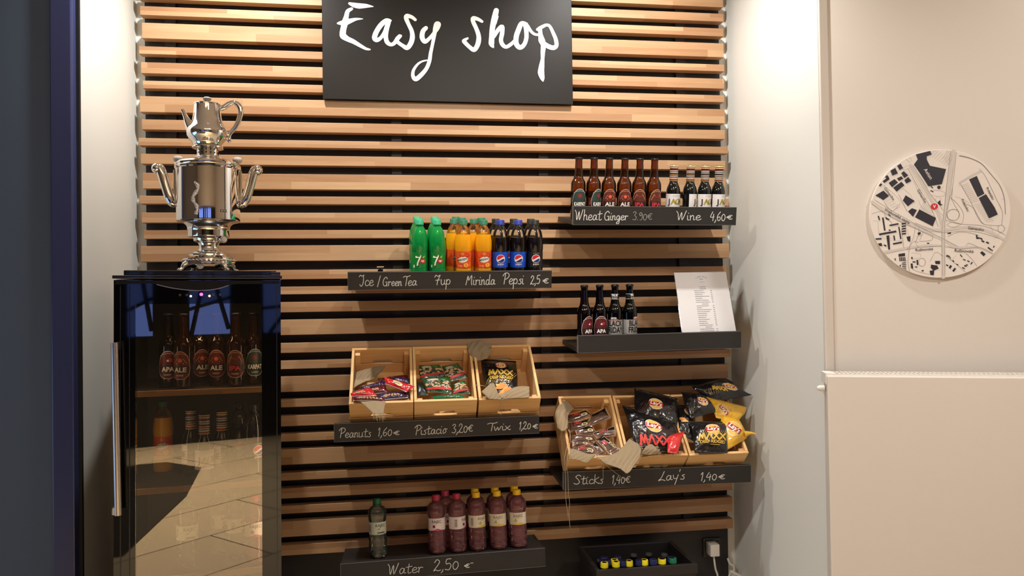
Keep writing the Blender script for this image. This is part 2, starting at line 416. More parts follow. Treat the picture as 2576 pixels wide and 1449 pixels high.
# ================================================================ the sign
M_signblack = add_bump(mat('black_sign_lacquer', srgb=(31, 27, 25), rough=0.42, spec=0.18), 260, 0.10, 0.0008)
M_signwhite = mat('white_sign_paint', srgb=(255, 255, 255), rough=0.5)
SY = -0.022
p0 = at(813, 249, SY); p1 = at(1440, 262, SY); p2 = at(1439, 0, SY); p3 = at(808.5, 0, SY)
sx0 = (p0.x+p3.x)/2; sx1 = (p1.x+p2.x)/2; sz0 = (p0.z+p1.z)/2; sz1 = sz0+0.50
sign = thing('sign_board', 'large black sign board with white brush lettering, high on the slats', 'sign', ((sx0+sx1)/2, SY, sz0))
b = MB(); b.box(sx0-sign.location.x, sx1-sign.location.x, 0.0, 0.012, 0, sz1-sz0)
b.build('board', M_signblack, sign, bevel=0.001)
for x in (-0.4, 0.4):
    b = MB(); b.box(x-0.012, x+0.012, 0.012, 0.0215, 0.05, 0.45); b.build('spacer', M_blackpanel, sign)
def zp(ox, oy, k, e=0.0008):                          # zoomed-crop reading -> point on the sign face, sign-local
    def fn(x, y):
        p = at(ox+x/k, oy+y/k, SY-e); return p-sign.location
    return fn
E1 = [
 [(262,58,40),(340,85,80),(430,100,92),(540,100,70),(610,105,40),(670,112,8)],
 [(300,150,50),(235,190,70),(210,280,80),(190,370,110),(165,470,100),(150,560,105),(160,610,110),(230,660,85),(330,705,75),(440,770,60),(540,825,45),(610,840,25)],
 [(65,395,30),(120,390,70),(200,380,100),(290,350,75),(380,325,45),(490,320,8)],
 [(960,350,40),(890,350,80),(800,420,85),(720,540,85),(690,640,90),(730,680,70),(800,635,60),(860,540,60),(910,420,80),(940,360,50)],
 [(930,380,70),(895,500,75),(880,620,75),(900,710,75),(960,755,60),(1020,735,65),(1070,670,70),(1130,610,50)],
 [(1380,335,50),(1320,290,60),(1240,270,75),(1225,310,75),(1270,420,65),(1320,530,70),(1330,640,85),(1300,740,85),(1240,810,80),(1160,770,60),(1090,720,60),(1060,670,60),(1110,600,40)],
 [(1560,475,70),(1510,530,80),(1495,630,85),(1540,705,75),(1610,660,60),(1690,570,60),(1750,480,80),(1785,410,60),(1740,400,70),(1720,480,80),(1700,600,65),(1670,760,55),(1640,900,60),(1620,1030,65),(1570,1160,65),(1480,1270,75),(1390,1340,80),(1340,1290,60),(1350,1190,50),(1420,1090,40),(1500,1040,30),(1590,1020,20)]]
E2 = [
 [(490,365,45),(420,325,60),(340,310,75),(340,370,70),(390,480,70),(430,600,75),(430,700,85),(400,790,80),(350,845,75),(270,790,65),(200,720,70),(180,690,60),(245,650,35)],
 [(730,180,90),(695,330,100),(665,480,90),(655,620,90),(650,740,95),(680,800,30)],[(750,280,40),(720,400,30)],
 [(690,620,60),(760,510,70),(830,450,70),(830,560,75),(810,680,70),(840,760,70),(900,795,60),(980,750,60),(1040,690,50)],
 [(1240,410,60),(1160,400,80),(1110,500,85),(1070,620,85),(1070,740,85),(1130,805,80),(1200,760,70),(1240,650,70),(1240,520,75),(1230,430,90)],
 [(1260,440,60),(1320,530,50),(1380,580,45),(1450,590,40)],
 [(1430,500,50),(1500,460,60),(1580,425,50),(1640,450,50),(1700,570,60),(1740,670,65),(1750,770,70),(1700,810,80),(1620,790,80),(1560,750,70)],
 [(1470,480,70),(1480,580,70),(1500,680,110),(1530,760,90),(1520,880,75),(1515,1000,60),(1500,1120,90),(1490,1230,110),(1510,1320,80),(1520,1370,30)]]
b = MB()
for i, st in enumerate(E1): b.ribbon(st, zp(840, 0, 6.74, .0008+.00025*i), M_signwhite, lift=Vector((0, -.0002, 0)))
for i, st in enumerate(E2): b.ribbon(st, zp(1140, 0, 6.74, .0008+.00025*i), M_signwhite, lift=Vector((0, -.0002, 0)))
b.build('lettering', M_signwhite, sign, smooth='keep')['label'] = 'white brush lettering'
# ================================================================ shelves with chalked fronts
G = {
'I': (.55, [[(0,.8),(.12,.95),(.25,.85),(.45,.95)],[(.38,.95),(.42,.4),(.32,.02),(.18,-.02),(.1,.12)]]),
'c': (.42, [[(.38,.4),(.25,.5),(.08,.35),(.08,.1),(.22,0),(.42,.1)]]),
'e': (.44, [[(.05,.22),(.3,.28),(.36,.42),(.22,.5),(.06,.3),(.1,.05),(.25,0),(.45,.12)]]),
'/': (.35, [[(0,-.05),(.25,1)]]),
'G': (.66, [[(.55,.8),(.4,1),(.15,.8),(.05,.35),(.2,0),(.45,.05),(.52,.4),(.35,.42)],[(.52,.4),(.55,-.05)]]),
'r': (.40, [[(.03,.46),(.09,.44),(.08,0)],[(.08,.26),(.16,.42),(.26,.48),(.36,.42)]]),
'n': (.44, [[(.04,.5),(.06,0)],[(.06,.3),(.2,.5),(.3,.4),(.3,.05),(.42,.05)]]),
'T': (.5, [[(0,.85),(.2,.95),(.4,.9),(.7,1)],[(.38,.93),(.3,0)]]),
'a': (.5, [[(.36,.4),(.2,.5),(.05,.25),(.12,0),(.28,.1),(.38,.48),(.36,.08),(.5,.05)]]),
'7': (.6, [[(0,.75),(.1,.95),(.3,.82),(.5,.95),(.3,.4),(.25,0)],[(.1,.45),(.5,.48)]]),
'u': (.5, [[(.03,.5),(.05,.1),(.18,0),(.33,.15),(.36,.5),(.36,.08),(.48,.05)]]),
'p': (.48, [[(.05,.5),(.02,-.45)],[(.05,.3),(.2,.5),(.38,.35),(.3,.05),(.06,.08)]]),
'M': (.72, [[(0,0),(.18,.9),(.25,.45),(.55,.95),(.55,.3),(.6,0)]]),
'i': (.22, [[(.05,.48),(.06,.05),(.18,.02)],[(.1,.72),(.12,.75)]]),
'd': (.52, [[(.36,.4),(.2,.5),(.05,.25),(.15,0),(.34,.15),(.42,1)],[(.38,.5),(.38,.05),(.5,.05)]]),
'P': (.5, [[(.15,.95),(.05,0)],[(-.1,.75),(.1,1),(.4,1),(.5,.75),(.3,.5),(.1,.45)]]),
's': (.36, [[(.3,.48),(.12,.4),(.28,.2),(.2,0),(0,.05)]]),
'2': (.52, [[(.05,.75),(.2,1),(.38,.8),(.25,.45),(.02,.02),(.15,.1),(.3,0),(.48,.06)]]),
',': (.2, [[(.1,.08),(.1,-.05),(0,-.2)]]),
'.': (.2, [[(.06,.02),(.09,.04)]]),
'5': (.5, [[(.4,.98),(.12,.95),(.1,.55),(.3,.6),(.42,.35),(.3,.02),(.05,.08)]]),
'€': (.6, [[(.5,.7),(.35,.78),(.15,.6),(.12,.3),(.3,.08),(.5,.15)],[(0,.52),(.38,.55)],[(0,.36),(.35,.38)]]),
'W': (.82, [[(0,.95),(.12,.7),(.2,0),(.4,.85),(.45,0),(.75,1)]]),
'h': (.46, [[(.1,1),(.05,0)],[(.06,.3),(.2,.5),(.32,.4),(.34,.05),(.45,.04)]]),
't': (.4, [[(.2,.85),(.15,.1),(.25,0),(.38,.08)],[(0,.55),(.42,.62)]]),
'g': (.48, [[(.36,.42),(.2,.5),(.06,.3),(.12,.05),(.3,.12),(.37,.48),(.34,-.25),(.2,-.42),(.06,-.3),(.45,.1)]]),
'3': (.48, [[(.05,.85),(.2,1),(.36,.85),(.2,.55),(.4,.35),(.28,.02),(.02,.1)]]),
'9': (.45, [[(.36,.7),(.2,.9),(.06,.7),(.18,.5),(.36,.7),(.34,.1),(.15,0)]]),
'0': (.48, [[(.2,.7),(.06,.45),(.1,.08),(.26,0),(.4,.3),(.34,.62),(.2,.7)]]),
'6': (.46, [[(.36,.95),(.12,.6),(.06,.2),(.22,0),(.38,.2),(.28,.42),(.08,.3)]]),
'4': (.48, [[(.25,.95),(.04,.4),(.4,.42)],[(.36,.7),(.3,0)]]),
'1': (.28, [[(.05,.75),(.2,.98),(.12,0)]]),
'w': (.55, [[(0,.5),(.1,0),(.25,.4),(.32,.02),(.5,.5)]]),
'x': (.42, [[(.03,.48),(.3,.02),(.4,.06)],[(.36,.5),(0,0)]]),
'S': (.55, [[(.5,.85),(.3,1),(.08,.8),(.3,.5),(.4,.2),(.2,0),(-.05,.1)]]),
'k': (.45, [[(.08,1),(.05,0)],[(.4,.7),(.08,.35),(.42,0)]]),
'L': (.5, [[(.35,.95),(.15,.3),(-.05,.02),(.2,.1),(.45,-.02)]]),
'y': (.45, [[(.05,.5),(.1,.15),(.3,.15)],[(.42,.5),(.2,-.5)]]),
"'": (.15, [[(.1,1.05),(.05,.85)]]),
'o': (.45, [[(.2,.5),(.05,.25),(.15,0),(.34,.2),(.28,.45),(.2,.5),(.45,.45)]]),
' ': (.3, []), '-': (.3, [[(.05,.8),(.2,.82)]])}
M_shelf = add_bump(mat('black_shelf_board', srgb=(35, 33, 33), rough=0.5), 600, 0.08, 0.0004)
M_edge = mat('grey_board_edge', srgb=(110, 108, 106), rough=0.6)  # thin paler lines along the edges of the front boards
M_chalk = mat('chalk_line', srgb=(205, 205, 200), rough=0.9)
M_chalk2 = mat('faint_chalk_line', srgb=(140, 140, 136), rough=0.9)
def chalk(mb, word, fn, x0, x1, yb, ye, cap, mt, wd=0.0026, mpp=None):
    """word between pixel x0 and x1, baseline going from yb to ye, cap height in pixels"""
    tot = sum(G[c][0] for c in word)-G[word[-1]][0]*0.12; k = (x1-x0)/tot; x = x0
    for c in word:
        for st in G[c][1]:
            pts = [(x+px*k+0.06*py*cap, (yb+(ye-yb)*((x+px*k-x0)/(x1-x0)))-py*cap, wd*mpp) for px, py in st]
            mb.ribbon(pts, fn, mt, smooth=4, lift=Vector((0, -.0002, 0)))
        x += G[c][0]*k
SH = {}
def shelf(key, TL, TR, BL, BR, Yf, depth, sag, label, words=(), lip=True):
    """front board by its corners on the plane y = Yf; the plank runs back to the slats, the front sagging by `sag`"""
    a, c, d, e_ = at(*TL, Yf), at(*TR, Yf), at(*BL, Yf), at(*BR, Yf)
    x0 = (a.x+d.x)/2; x1 = (c.x+e_.x)/2; wd = x1-x0
    zt = (a.z+c.z)/2; zb = (d.z+e_.z)/2; h = zt-zb
    roll = math.atan2((a.z+d.z)-(c.z+e_.z), 2*wd)
    t = thing('wall_shelf', label, 'shelf')
    tilt = math.atan2(sag, depth)
    M = Matrix.Translation(((x0+x1)/2, Yf, zb)) @ Matrix.Rotation(roll, 4, 'Y') @ Matrix.Rotation(tilt, 4, 'X')
    t.matrix_world = M
    t.location, t.rotation_euler = M.to_translation(), M.to_euler()
    b = MB(); b.box(-wd/2, wd/2, 0, 0.016, 0, h, M_shelf); b.box(-wd/2, wd/2, -0.0006, 0.0005, h-0.0012, h+0.0004, M_edge); b.box(-wd/2, wd/2, -0.0006, 0.0005, -0.0002, 0.0008, M_edge); b.box(-wd/2-0.0004, -wd/2+0.0008, -0.0006, 0.015, 0, h, M_edge)
    b.build('front_board', M_shelf, t)
    pz = 0.0 if lip else h-0.0185
    b = MB(); b.box(-wd/2+0.001, wd/2-0.001, 0.0165, depth+0.003, pz, pz+0.018)
    o = b.build('plank', M_shelf, t, bevel=0.0008)
    Mi = M.inverted()
    nrm = (M.to_3x3() @ Vector((0, -1, 0)))
    p0 = M @ Vector((0, -0.0012, 0))
    if words:
        fn = lambda x, y: Mi @ on_plane(x, y, p0, nrm)
        mpp = 1/((M @ Vector((0.1, 0, 0)) - M @ Vector((0, 0, 0))).length*10*660)
        for wv in words:
            b = MB(); chalk(b, wv[0], fn, *wv[1:6], M_chalk2 if len(wv) > 6 else M_chalk, wd=1.0, mpp=1.85 if len(wv) <= 6 else 1.6)
            b.build('chalk_writing', M_chalk, t, smooth='keep')['label'] = 'grey-white chalk handwriting'
    SH[key] = dict(M=M, top=pz+0.018, w=wd, h=h, t=t, Yf=Yf)
    return t
def z4(ox, oy, k):
    return lambda wd, x0, x1, yb, ye, cap, *r: (wd, ox+x0/k, ox+x1/k, oy+yb/k, oy+ye/k, cap/k, *r)
q = z4(860, 520, 4.6)
shelf('tea', (874.8,684), (1388,681), (875.6,731), (1386,724), -0.275, 0.272, 0.046, 'black shelf in the middle carrying the green, orange and cola bottles',
      [q('Ice',195,360,915,915,130), q('/',412,445,920,920,120), q('Green',470,690,915,915,100), q('Tea',705,862,915,910,115), q('7up',1070,1255,905,900,118), q('Mirinda',1435,1768,905,900,115), q('Pepsi',1870,2105,895,895,125), q('2,5',2180,2290,900,890,100), q('€',2325,2390,890,890,75)])
q = z4(1380, 380, 4.954)
shelf('wheat', (1440.6,519), (1852,522), (1440.6,565.7), (1849,566.7), -0.275, 0.272, 0.042, 'black shelf on the right chalked Wheat Ginger and Wine, under ten bottles',
      [q('Wheat',325,655,860,860,130), q('Ginger',690,985,860,860,110), q('3.90€',1045,1290,860,860,105,1), q('Wine',1590,1890,860,860,115), q('4,60',2010,2200,868,868,115), q('€',2220,2290,855,855,70)])
shelf('menu', (1453.7,844.6), (1864.5,832.5), (1453.7,888), (1863.4,876), -0.275, 0.272, 0.018, 'black shelf on the right without writing, under the framed menu sheet')
q = z4(820, 850, 4.44)
shelf('peanuts', (840,1066), (1357,1045), (841,1112), (1356,1090), -0.275, 0.272, 0.006, 'black shelf chalked Peanuts 1,60, below three wooden crates',
      [q('Peanuts',155,500,1115,1105,105), q('1,60',575,735,1100,1090,95), q('€',755,820,1088,1086,60), q('Pistacio',1000,1345,1085,1065,105), q('3,20€',1405,1640,1065,1050,100), q('Twix',1800,2055,1040,1025,90), q('1,20',2155,2285,1025,1015,85), q('€',2310,2365,1015,1012,60)])
q = z4(1370, 940, 4.6)
shelf('sticks', (1416.7,1188), (1889.6,1168), (1416.7,1232), (1887,1214), -0.275, 0.272, 0.012, 'black shelf on the right chalked Sticks 1,40, below crates of crisps',
      [q('Sticks',345,675,1280,1270,105), q('1,40€',775,990,1275,1265,100), q("Lay's",1325,1620,1240,1220,110), q('1,40',1800,1990,1240,1228,95), q('€',2015,2085,1225,1222,70)])
q = z4(840, 1200, 4.6)
shelf('water', (857,1420.6), (1373,1378.7), (857,1466.5), (1372.4,1425.5), -0.235, 0.232, -0.018, 'low black shelf chalked Water 2,50, holding the water bottles',
      [q('Water',620,1025,1130,1100,125), q('2,50',1150,1440,1090,1065,130), q('€',1510,1570,1055,1050,60), q('-',1570,1620,1045,1042,60)], lip=False)
# ================================================================ bottles
def cyl(r, e=0.0005):
    return lambda a, z: Vector(((r+e)*math.sin(a/r), -(r+e)*math.cos(a/r), z))
def prof_fn(prof, e=0.0005):
    """surface map on a turned profile: arc length from the front, height -> point"""
    def fn(a, z):
        r = prof[-1][0]
        for (r0, z0), (r1, z1) in zip(prof, prof[1:]):
            if z0 <= z <= z1 and z1 > z0: r = r0+(r1-r0)*(z-z0)/(z1-z0); break
        return Vector(((r+e)*math.sin(a/r), -(r+e)*math.cos(a/r), z))
    return fn
def band(mb, r, z0, z1, a0, a1, mt, n=28, e=0.0003):
    f = cyl(r, e); vs = []; 
    for k in range(n+1):
        a = (a0+(a1-a0)*k/n)*r; vs += [f(a, z0), f(a, z1)]
    mb.add(vs, [(2*k, 2*k+2, 2*k+3, 2*k+1) for k in range(n)], mt)
def cap_ridged(mb, r, z0, z1, mt, n=48):
    h = z1-z0
    mb.lathe([(r*1.04, z0), (r*1.04, z0+h*.14), (r, z0+h*.18), (r, z1-h*.12), (r*.92, z1)], n, mt, mod=lambda a, z: 1+(0.025 if (z > z0+h*.15 and z < z1-h*.05 and int(round(a/(2*PI)*n)) % 2) else 0))
def P(name, rgb, **k): return mat(name, srgb=rgb, **k)
C_white = P('label_white', (238, 236, 230)); C_black = P('label_black', (18, 17, 18), rough=0.35)
C_red = P('label_red', (205, 30, 45)); C_blue = P('label_blue', (24, 74, 190), rough=0.4)
# ---------- soft drinks in half-litre plastic bottles
SODA = [(.022, 0), (.0285, .003), (.0310, .010), (.0312, .050), (.0302, .054), (.0302, .117), (.0312, .121), (.0314, .142), (.0306, .152), (.0294, .163), (.0275, .175), (.0247, .186), (.0198, .1975), (.0150, .2055), (.0125, .209), (.0125, .216)]
G_green = thin_glass('green_plastic', (0.05, 0.62, 0.20), rough=0.08, body=lin((26, 206, 100)), body_fac=0.68)
G_clear = thin_glass('clear_plastic', (0.975, 0.98, 0.975), rough=0.05)
M_orange = P('orange_drink', (255, 178, 14), rough=0.25) 
def cloudy(m, rgb):
    nt, N, L, b = nodes(m); out = N['Material Output']
    tl = N.new('ShaderNodeBsdfTranslucent'); tl.inputs[0].default_value = (*rgb, 1); mx = N.new('ShaderNodeMixShader'); mx.inputs[0].default_value = .38
    L.new(b.outputs[0], mx.inputs[1]); L.new(tl.outputs[0], mx.inputs[2]); L.new(mx.outputs[0], out.inputs[0])
M_orange.node_tree.nodes['Principled BSDF'].inputs['Base Color'].default_value = (1, .50, .012, 1); cloudy(M_orange, (1, .55, .02))
M_cola = P('cola_drink', (16, 9, 8), rough=0.15)
M_capg = P('green_cap', (52, 168, 122), rough=0.4); M_capg2 = P('dark_green_cap', (38, 112, 82), rough=0.45)
M_capb = P('blue_cap', (30, 52, 150), rough=0.4); M_capk = P('black_cap', (24, 24, 26), rough=0.4)
def soda(kind, label, group):
    t = thing('soda_bottle', label, 'bottle', group=group)
    skin = {'lime': G_green}.get(kind, G_clear)
    fill = {'lime': 0, 'orange': .178}.get(kind, .166); lo, hi = [], []
    for (r0, z0), (r1, z1) in zip(SODA, SODA[1:]+[(.0125, .2165)]):
        if z0 < fill: lo.append((r0, z0))
        else: hi.append((r0, z0))
        if z0 < fill <= z1: rf = r0+(r1-r0)*(fill-z0)/(z1-z0); lo.append((rf, fill)); hi.append((rf, fill+.0002))
    b = MB(); b.lathe(hi, 40, skin, cap0=kind == 'lime', cap1=False, mod=lambda a, z: 1+(0.02*math.cos(5*a) if z < .012 else 0))
    b.lathe([(.0125, .2105), (.0160, .2110), (.0160, .2122), (.0125, .2127)], 32, skin, cap0=False, cap1=False)
    b.build('body', skin, t, smooth=40)
    if kind != 'lime':
        b = MB(); b.lathe(lo, 40, M_orange if kind == 'orange' else M_cola, mod=lambda a, z: 1+(0.02*math.cos(5*a) if z < .012 else 0))
        b.build('drink', None, t, smooth=40)['label'] = 'orange drink' if kind == 'orange' else 'dark cola'
    else:
        b = MB(); lp = [(max(r-.0012, .003), z+.0015) for r, z in SODA if z < .172]; b.lathe(lp, 32, thin_glass('lime_drink', (0.25, 0.9, 0.40), rough=0.1, body=lin((30, 190, 92)), body_fac=0.5)); b.build('drink', None, t, smooth=40)
    b = MB(); cap_ridged(b, .0146, .2135, .2300, {'lime': M_capg, 'orange': M_capg2, 'colablue': M_capb, 'colablack': M_capk, 'colamix': M_capk}[kind])
    b.build('cap', None, t, smooth=35)
    r = .0303; b = MB(); f = cyl(r, .0008); f2 = cyl(r, .0012); f3 = cyl(r, .0016); f4 = cyl(r, .0020)
    if kind == 'lime':
        band(b, r, .056, .114, -PI, PI, P('lime_label_green', (14, 128, 52), rough=0.35))
        seven = [(-.017, .101), (.004, .104), (.003, .098), (-.006, .076), (-.0075, .066), (-.013, .065), (-.0115, .076), (-.004, .0945), (-.0165, .0935)]
        polyfan2 = lambda fn, pts, mt: b.add([fn(*p) for p in pts], [(0, 1, 2, 7), (0, 7, 8), (2, 3, 6, 7), (3, 4, 5, 6)], mt)
        polyfan2(f, [(x*1.06+.0012, .0845+(z-.0845)*1.08-.0006) for x, z in seven], C_black)
        polyfan2(f2, seven, P('seven_cream', (240, 236, 218)))
        disc(b, f3, .0088, .083, .0096, .0086, C_red, rings=3); add_text(b, 'up', f4, .0088, .0805, .0072, C_white, bold=0.03)
        disc(b, f2, .014, .0985, .005, .0024, P('leaf_green', (120, 190, 60)), rot=0.5); disc(b, f2, .011, .0955, .003, .0016, P('citrus_yellow', (215, 205, 60)), rot=-0.6)
        b.add([f2(x, z) for x, z in ((-.026, .0575), (-.0205, .0575), (-.0205, .068), (-.026, .068))], [(0, 1, 2, 3)], C_white)
    elif kind == 'orange':
        band(b, r, .054, .117, -PI, PI, P('orange_label', (222, 84, 30), rough=0.35))
        M_sw = P('orange_label_swirl', (245, 150, 60)); M_sw2 = P('orange_label_dark', (178, 38, 26))
        rr = random.Random(3)
        for k in range(16):
            x = rr.uniform(-.075, .075); z = rr.uniform(.060, .110); ph = rr.uniform(0, 6); s_ = rr.uniform(.5, 1.2)
            b.ribbon([(x+s_*.010*math.cos(ph+i*.8)*(1-i*.10), z+s_*.008*math.sin(ph+i*.8)*(1-i*.10) if .056 < z+s_*.008*math.sin(ph+i*.8) < .115 else z, .0016) for i in range(7)], f, M_sw if k % 2 else M_sw2, smooth=3)
        disc(b, f, -.001, .108, .0065, .0065, M_sw); ring(b, f2, -.001, .108, .0065, .0065, .0009, M_sw2)
        for k in range(5): b.ribbon([(-.001, .108, .0007), (-.001+.006*math.cos(k*PI/5*2), .108+.006*math.sin(k*PI/5*2), .0007)], f2, M_sw2, smooth=1)
        disc(b, f2, .000, .0865, .0185, .0105, C_white, rot=0.15)
        disc(b, f3, .0115, .0665, .0105, .0105, P('slice_rind', (200, 40, 26))); disc(b, cyl(r, .0018), .0115, .0665, .0090, .0090, P('slice_flesh', (250, 170, 60)))
        for k in range(6): b.ribbon([(.0115, .0665, .0008), (.0115+.009*math.cos(k*PI/3), .0665+.009*math.sin(k*PI/3), .0008)], f4, P('slice_rind', (0, 0, 0)), smooth=1)
        add_text(b, 'MIRINDA', lambda x, y: f4(x, y+x*0.22), -.001, .0835, .0080, P('dark_green_print', (24, 62, 34)), width=.034, bold=0.02)
        disc(b, f4, .001, .0975, .0026, .0013, P('dark_green_print', (0, 0, 0)), rot=0.9)
        add_text(b, 'orange', f3, -.010, .062, .004, C_white)
    else:
        M_l = C_blue if kind == 'colablue' else C_black
        band(b, r, .056, .114, -PI, PI, M_l)
        cx_, cz = -.0015, .0885; rg = .0142
        disc(b, f, cx_, cz, rg*1.12, rg*1.12, C_white, n=36)
        n = 18; top = [(cx_+rg*math.cos(a), cz+rg*math.sin(a)) for a in [0.30+k*(PI*0.98)/n for k in range(n+1)]]
        wv1 = [(-1, -.28), (-.5, -.34), (0, -.05), (.5, .30), (.95, .28)]
        up_ = [(cx_+x*rg, cz+y*rg) for x, y in reversed(wv1)]
        N_ = 22
        def wave(x, o): return (0.34*math.sin(x*1.9)+0.05)*rg+o
        vs = []; fs = []
        for k in range(N_+1):
            x = -1+2*k/N_; yy = math.sqrt(max(0, 1-x*x))*rg
            vs += [f2(cx_+x*rg, cz+min(yy, max(wave(x, .10*rg), -yy))), f2(cx_+x*rg, cz+yy)]
        b.add(vs, [(2*k, 2*k+2, 2*k+3, 2*k+1) for k in range(N_)], C_red)
        vs = []
        for k in range(N_+1):
            x = -1+2*k/N_; yy = math.sqrt(max(0, 1-x*x))*rg
            vs += [f2(cx_+x*rg, cz-yy), f2(cx_+x*rg, cz+max(-yy, min(wave(x, -.34*rg), yy)))]
        b.add(vs, [(2*k, 2*k+2, 2*k+3, 2*k+1) for k in range(N_)], P('globe_navy', (20, 44, 128)))
        add_text(b, 'pepsi', f2, cx_, .0655, .0075, C_white, width=.021)
        if kind != 'colablue': add_text(b, 'MAX TASTE NO SUGAR', f2, cx_, .108, .0018, C_white, width=.022)
        b.add([f2(x, z) for x, z in ((.024, .062), (.028, .062), (.028, .072), (.024, .072))], [(0, 1, 2, 3)], P('globe_navy', (0, 0, 0)))
    b.build('label', None, t, smooth='keep')
    return t
# ---------- beer bottles
BEER = [(.023, 0), (.0272, .002), (.0284, .008), (.0284, .124), (.0281, .130), (.0268, .138), (.0236, .146), (.0192, .153), (.0168, .162), (.0155, .172), (.0143, .190), (.0132, .212), (.0130, .222)]
G_brown = thin_glass('brown_glass', (0.50, 0.26, 0.10), rough=0.03, body=lin((96, 50, 22)), body_fac=0.16)
G_dark = thin_glass('dark_brown_glass', (0.07, 0.022, 0.016), rough=0.03, body=lin((34, 14, 12)), body_fac=0.15)
M_crown = P('black_crown_cap', (30, 30, 32), rough=0.3, metal=0.6)
def oval_label(b, fill, edge, r, z0, z1, half, mtop=None):
    """egg-shaped label: wide at the bottom third, pointed to the top"""
    f = cyl(r, .0004); cz = (z0+z1)/2; hh = (z1-z0)/2
    def outl(k, n=44):
        a = 2*PI*k/n; y = math.sin(a); x = math.cos(a)*(1-.20*y) ; x = math.copysign(abs(x)**.85, x)
        return x, y
    def fillin(sc_, mt, e):
        g = cyl(r, e); vs = [g(0, cz)]; fs = []
        for i in (1, 2, 3):
            for k in range(44): x, y = outl(k); vs.append(g(x*half*sc_*i/3, cz+y*hh*sc_*i/3))
        for k in range(44):
            k2 = (k+1) % 44; fs.append((0, 1+k, 1+k2))
            for i in (0, 1): fs.append((1+44*i+k, 1+44*(i+1)+k, 1+44*(i+1)+k2, 1+44*i+k2))
        b.add(vs, fs, mt)
    fillin(1.0, edge, .0003); fillin(.955, fill, .0006)
    if mtop: fillin(.90, mtop, .0008)
BEERS = dict(
    karpat=(G_brown, (42, 62, 56), (200, 200, 190), 'KARPAT', (236, 232, 222), (120, 40, 34)),
    ale=(G_brown, (98, 32, 20), (206, 158, 130), 'ALE', (232, 222, 206), (224, 92, 40)),
    ipa=(G_brown, (92, 34, 16), (208, 170, 130), 'IPA', (204, 40, 56), (120, 60, 30)),
    apa=(G_dark, (84, 14, 24), (214, 200, 196), 'APA', (238, 232, 226), (160, 34, 44)))
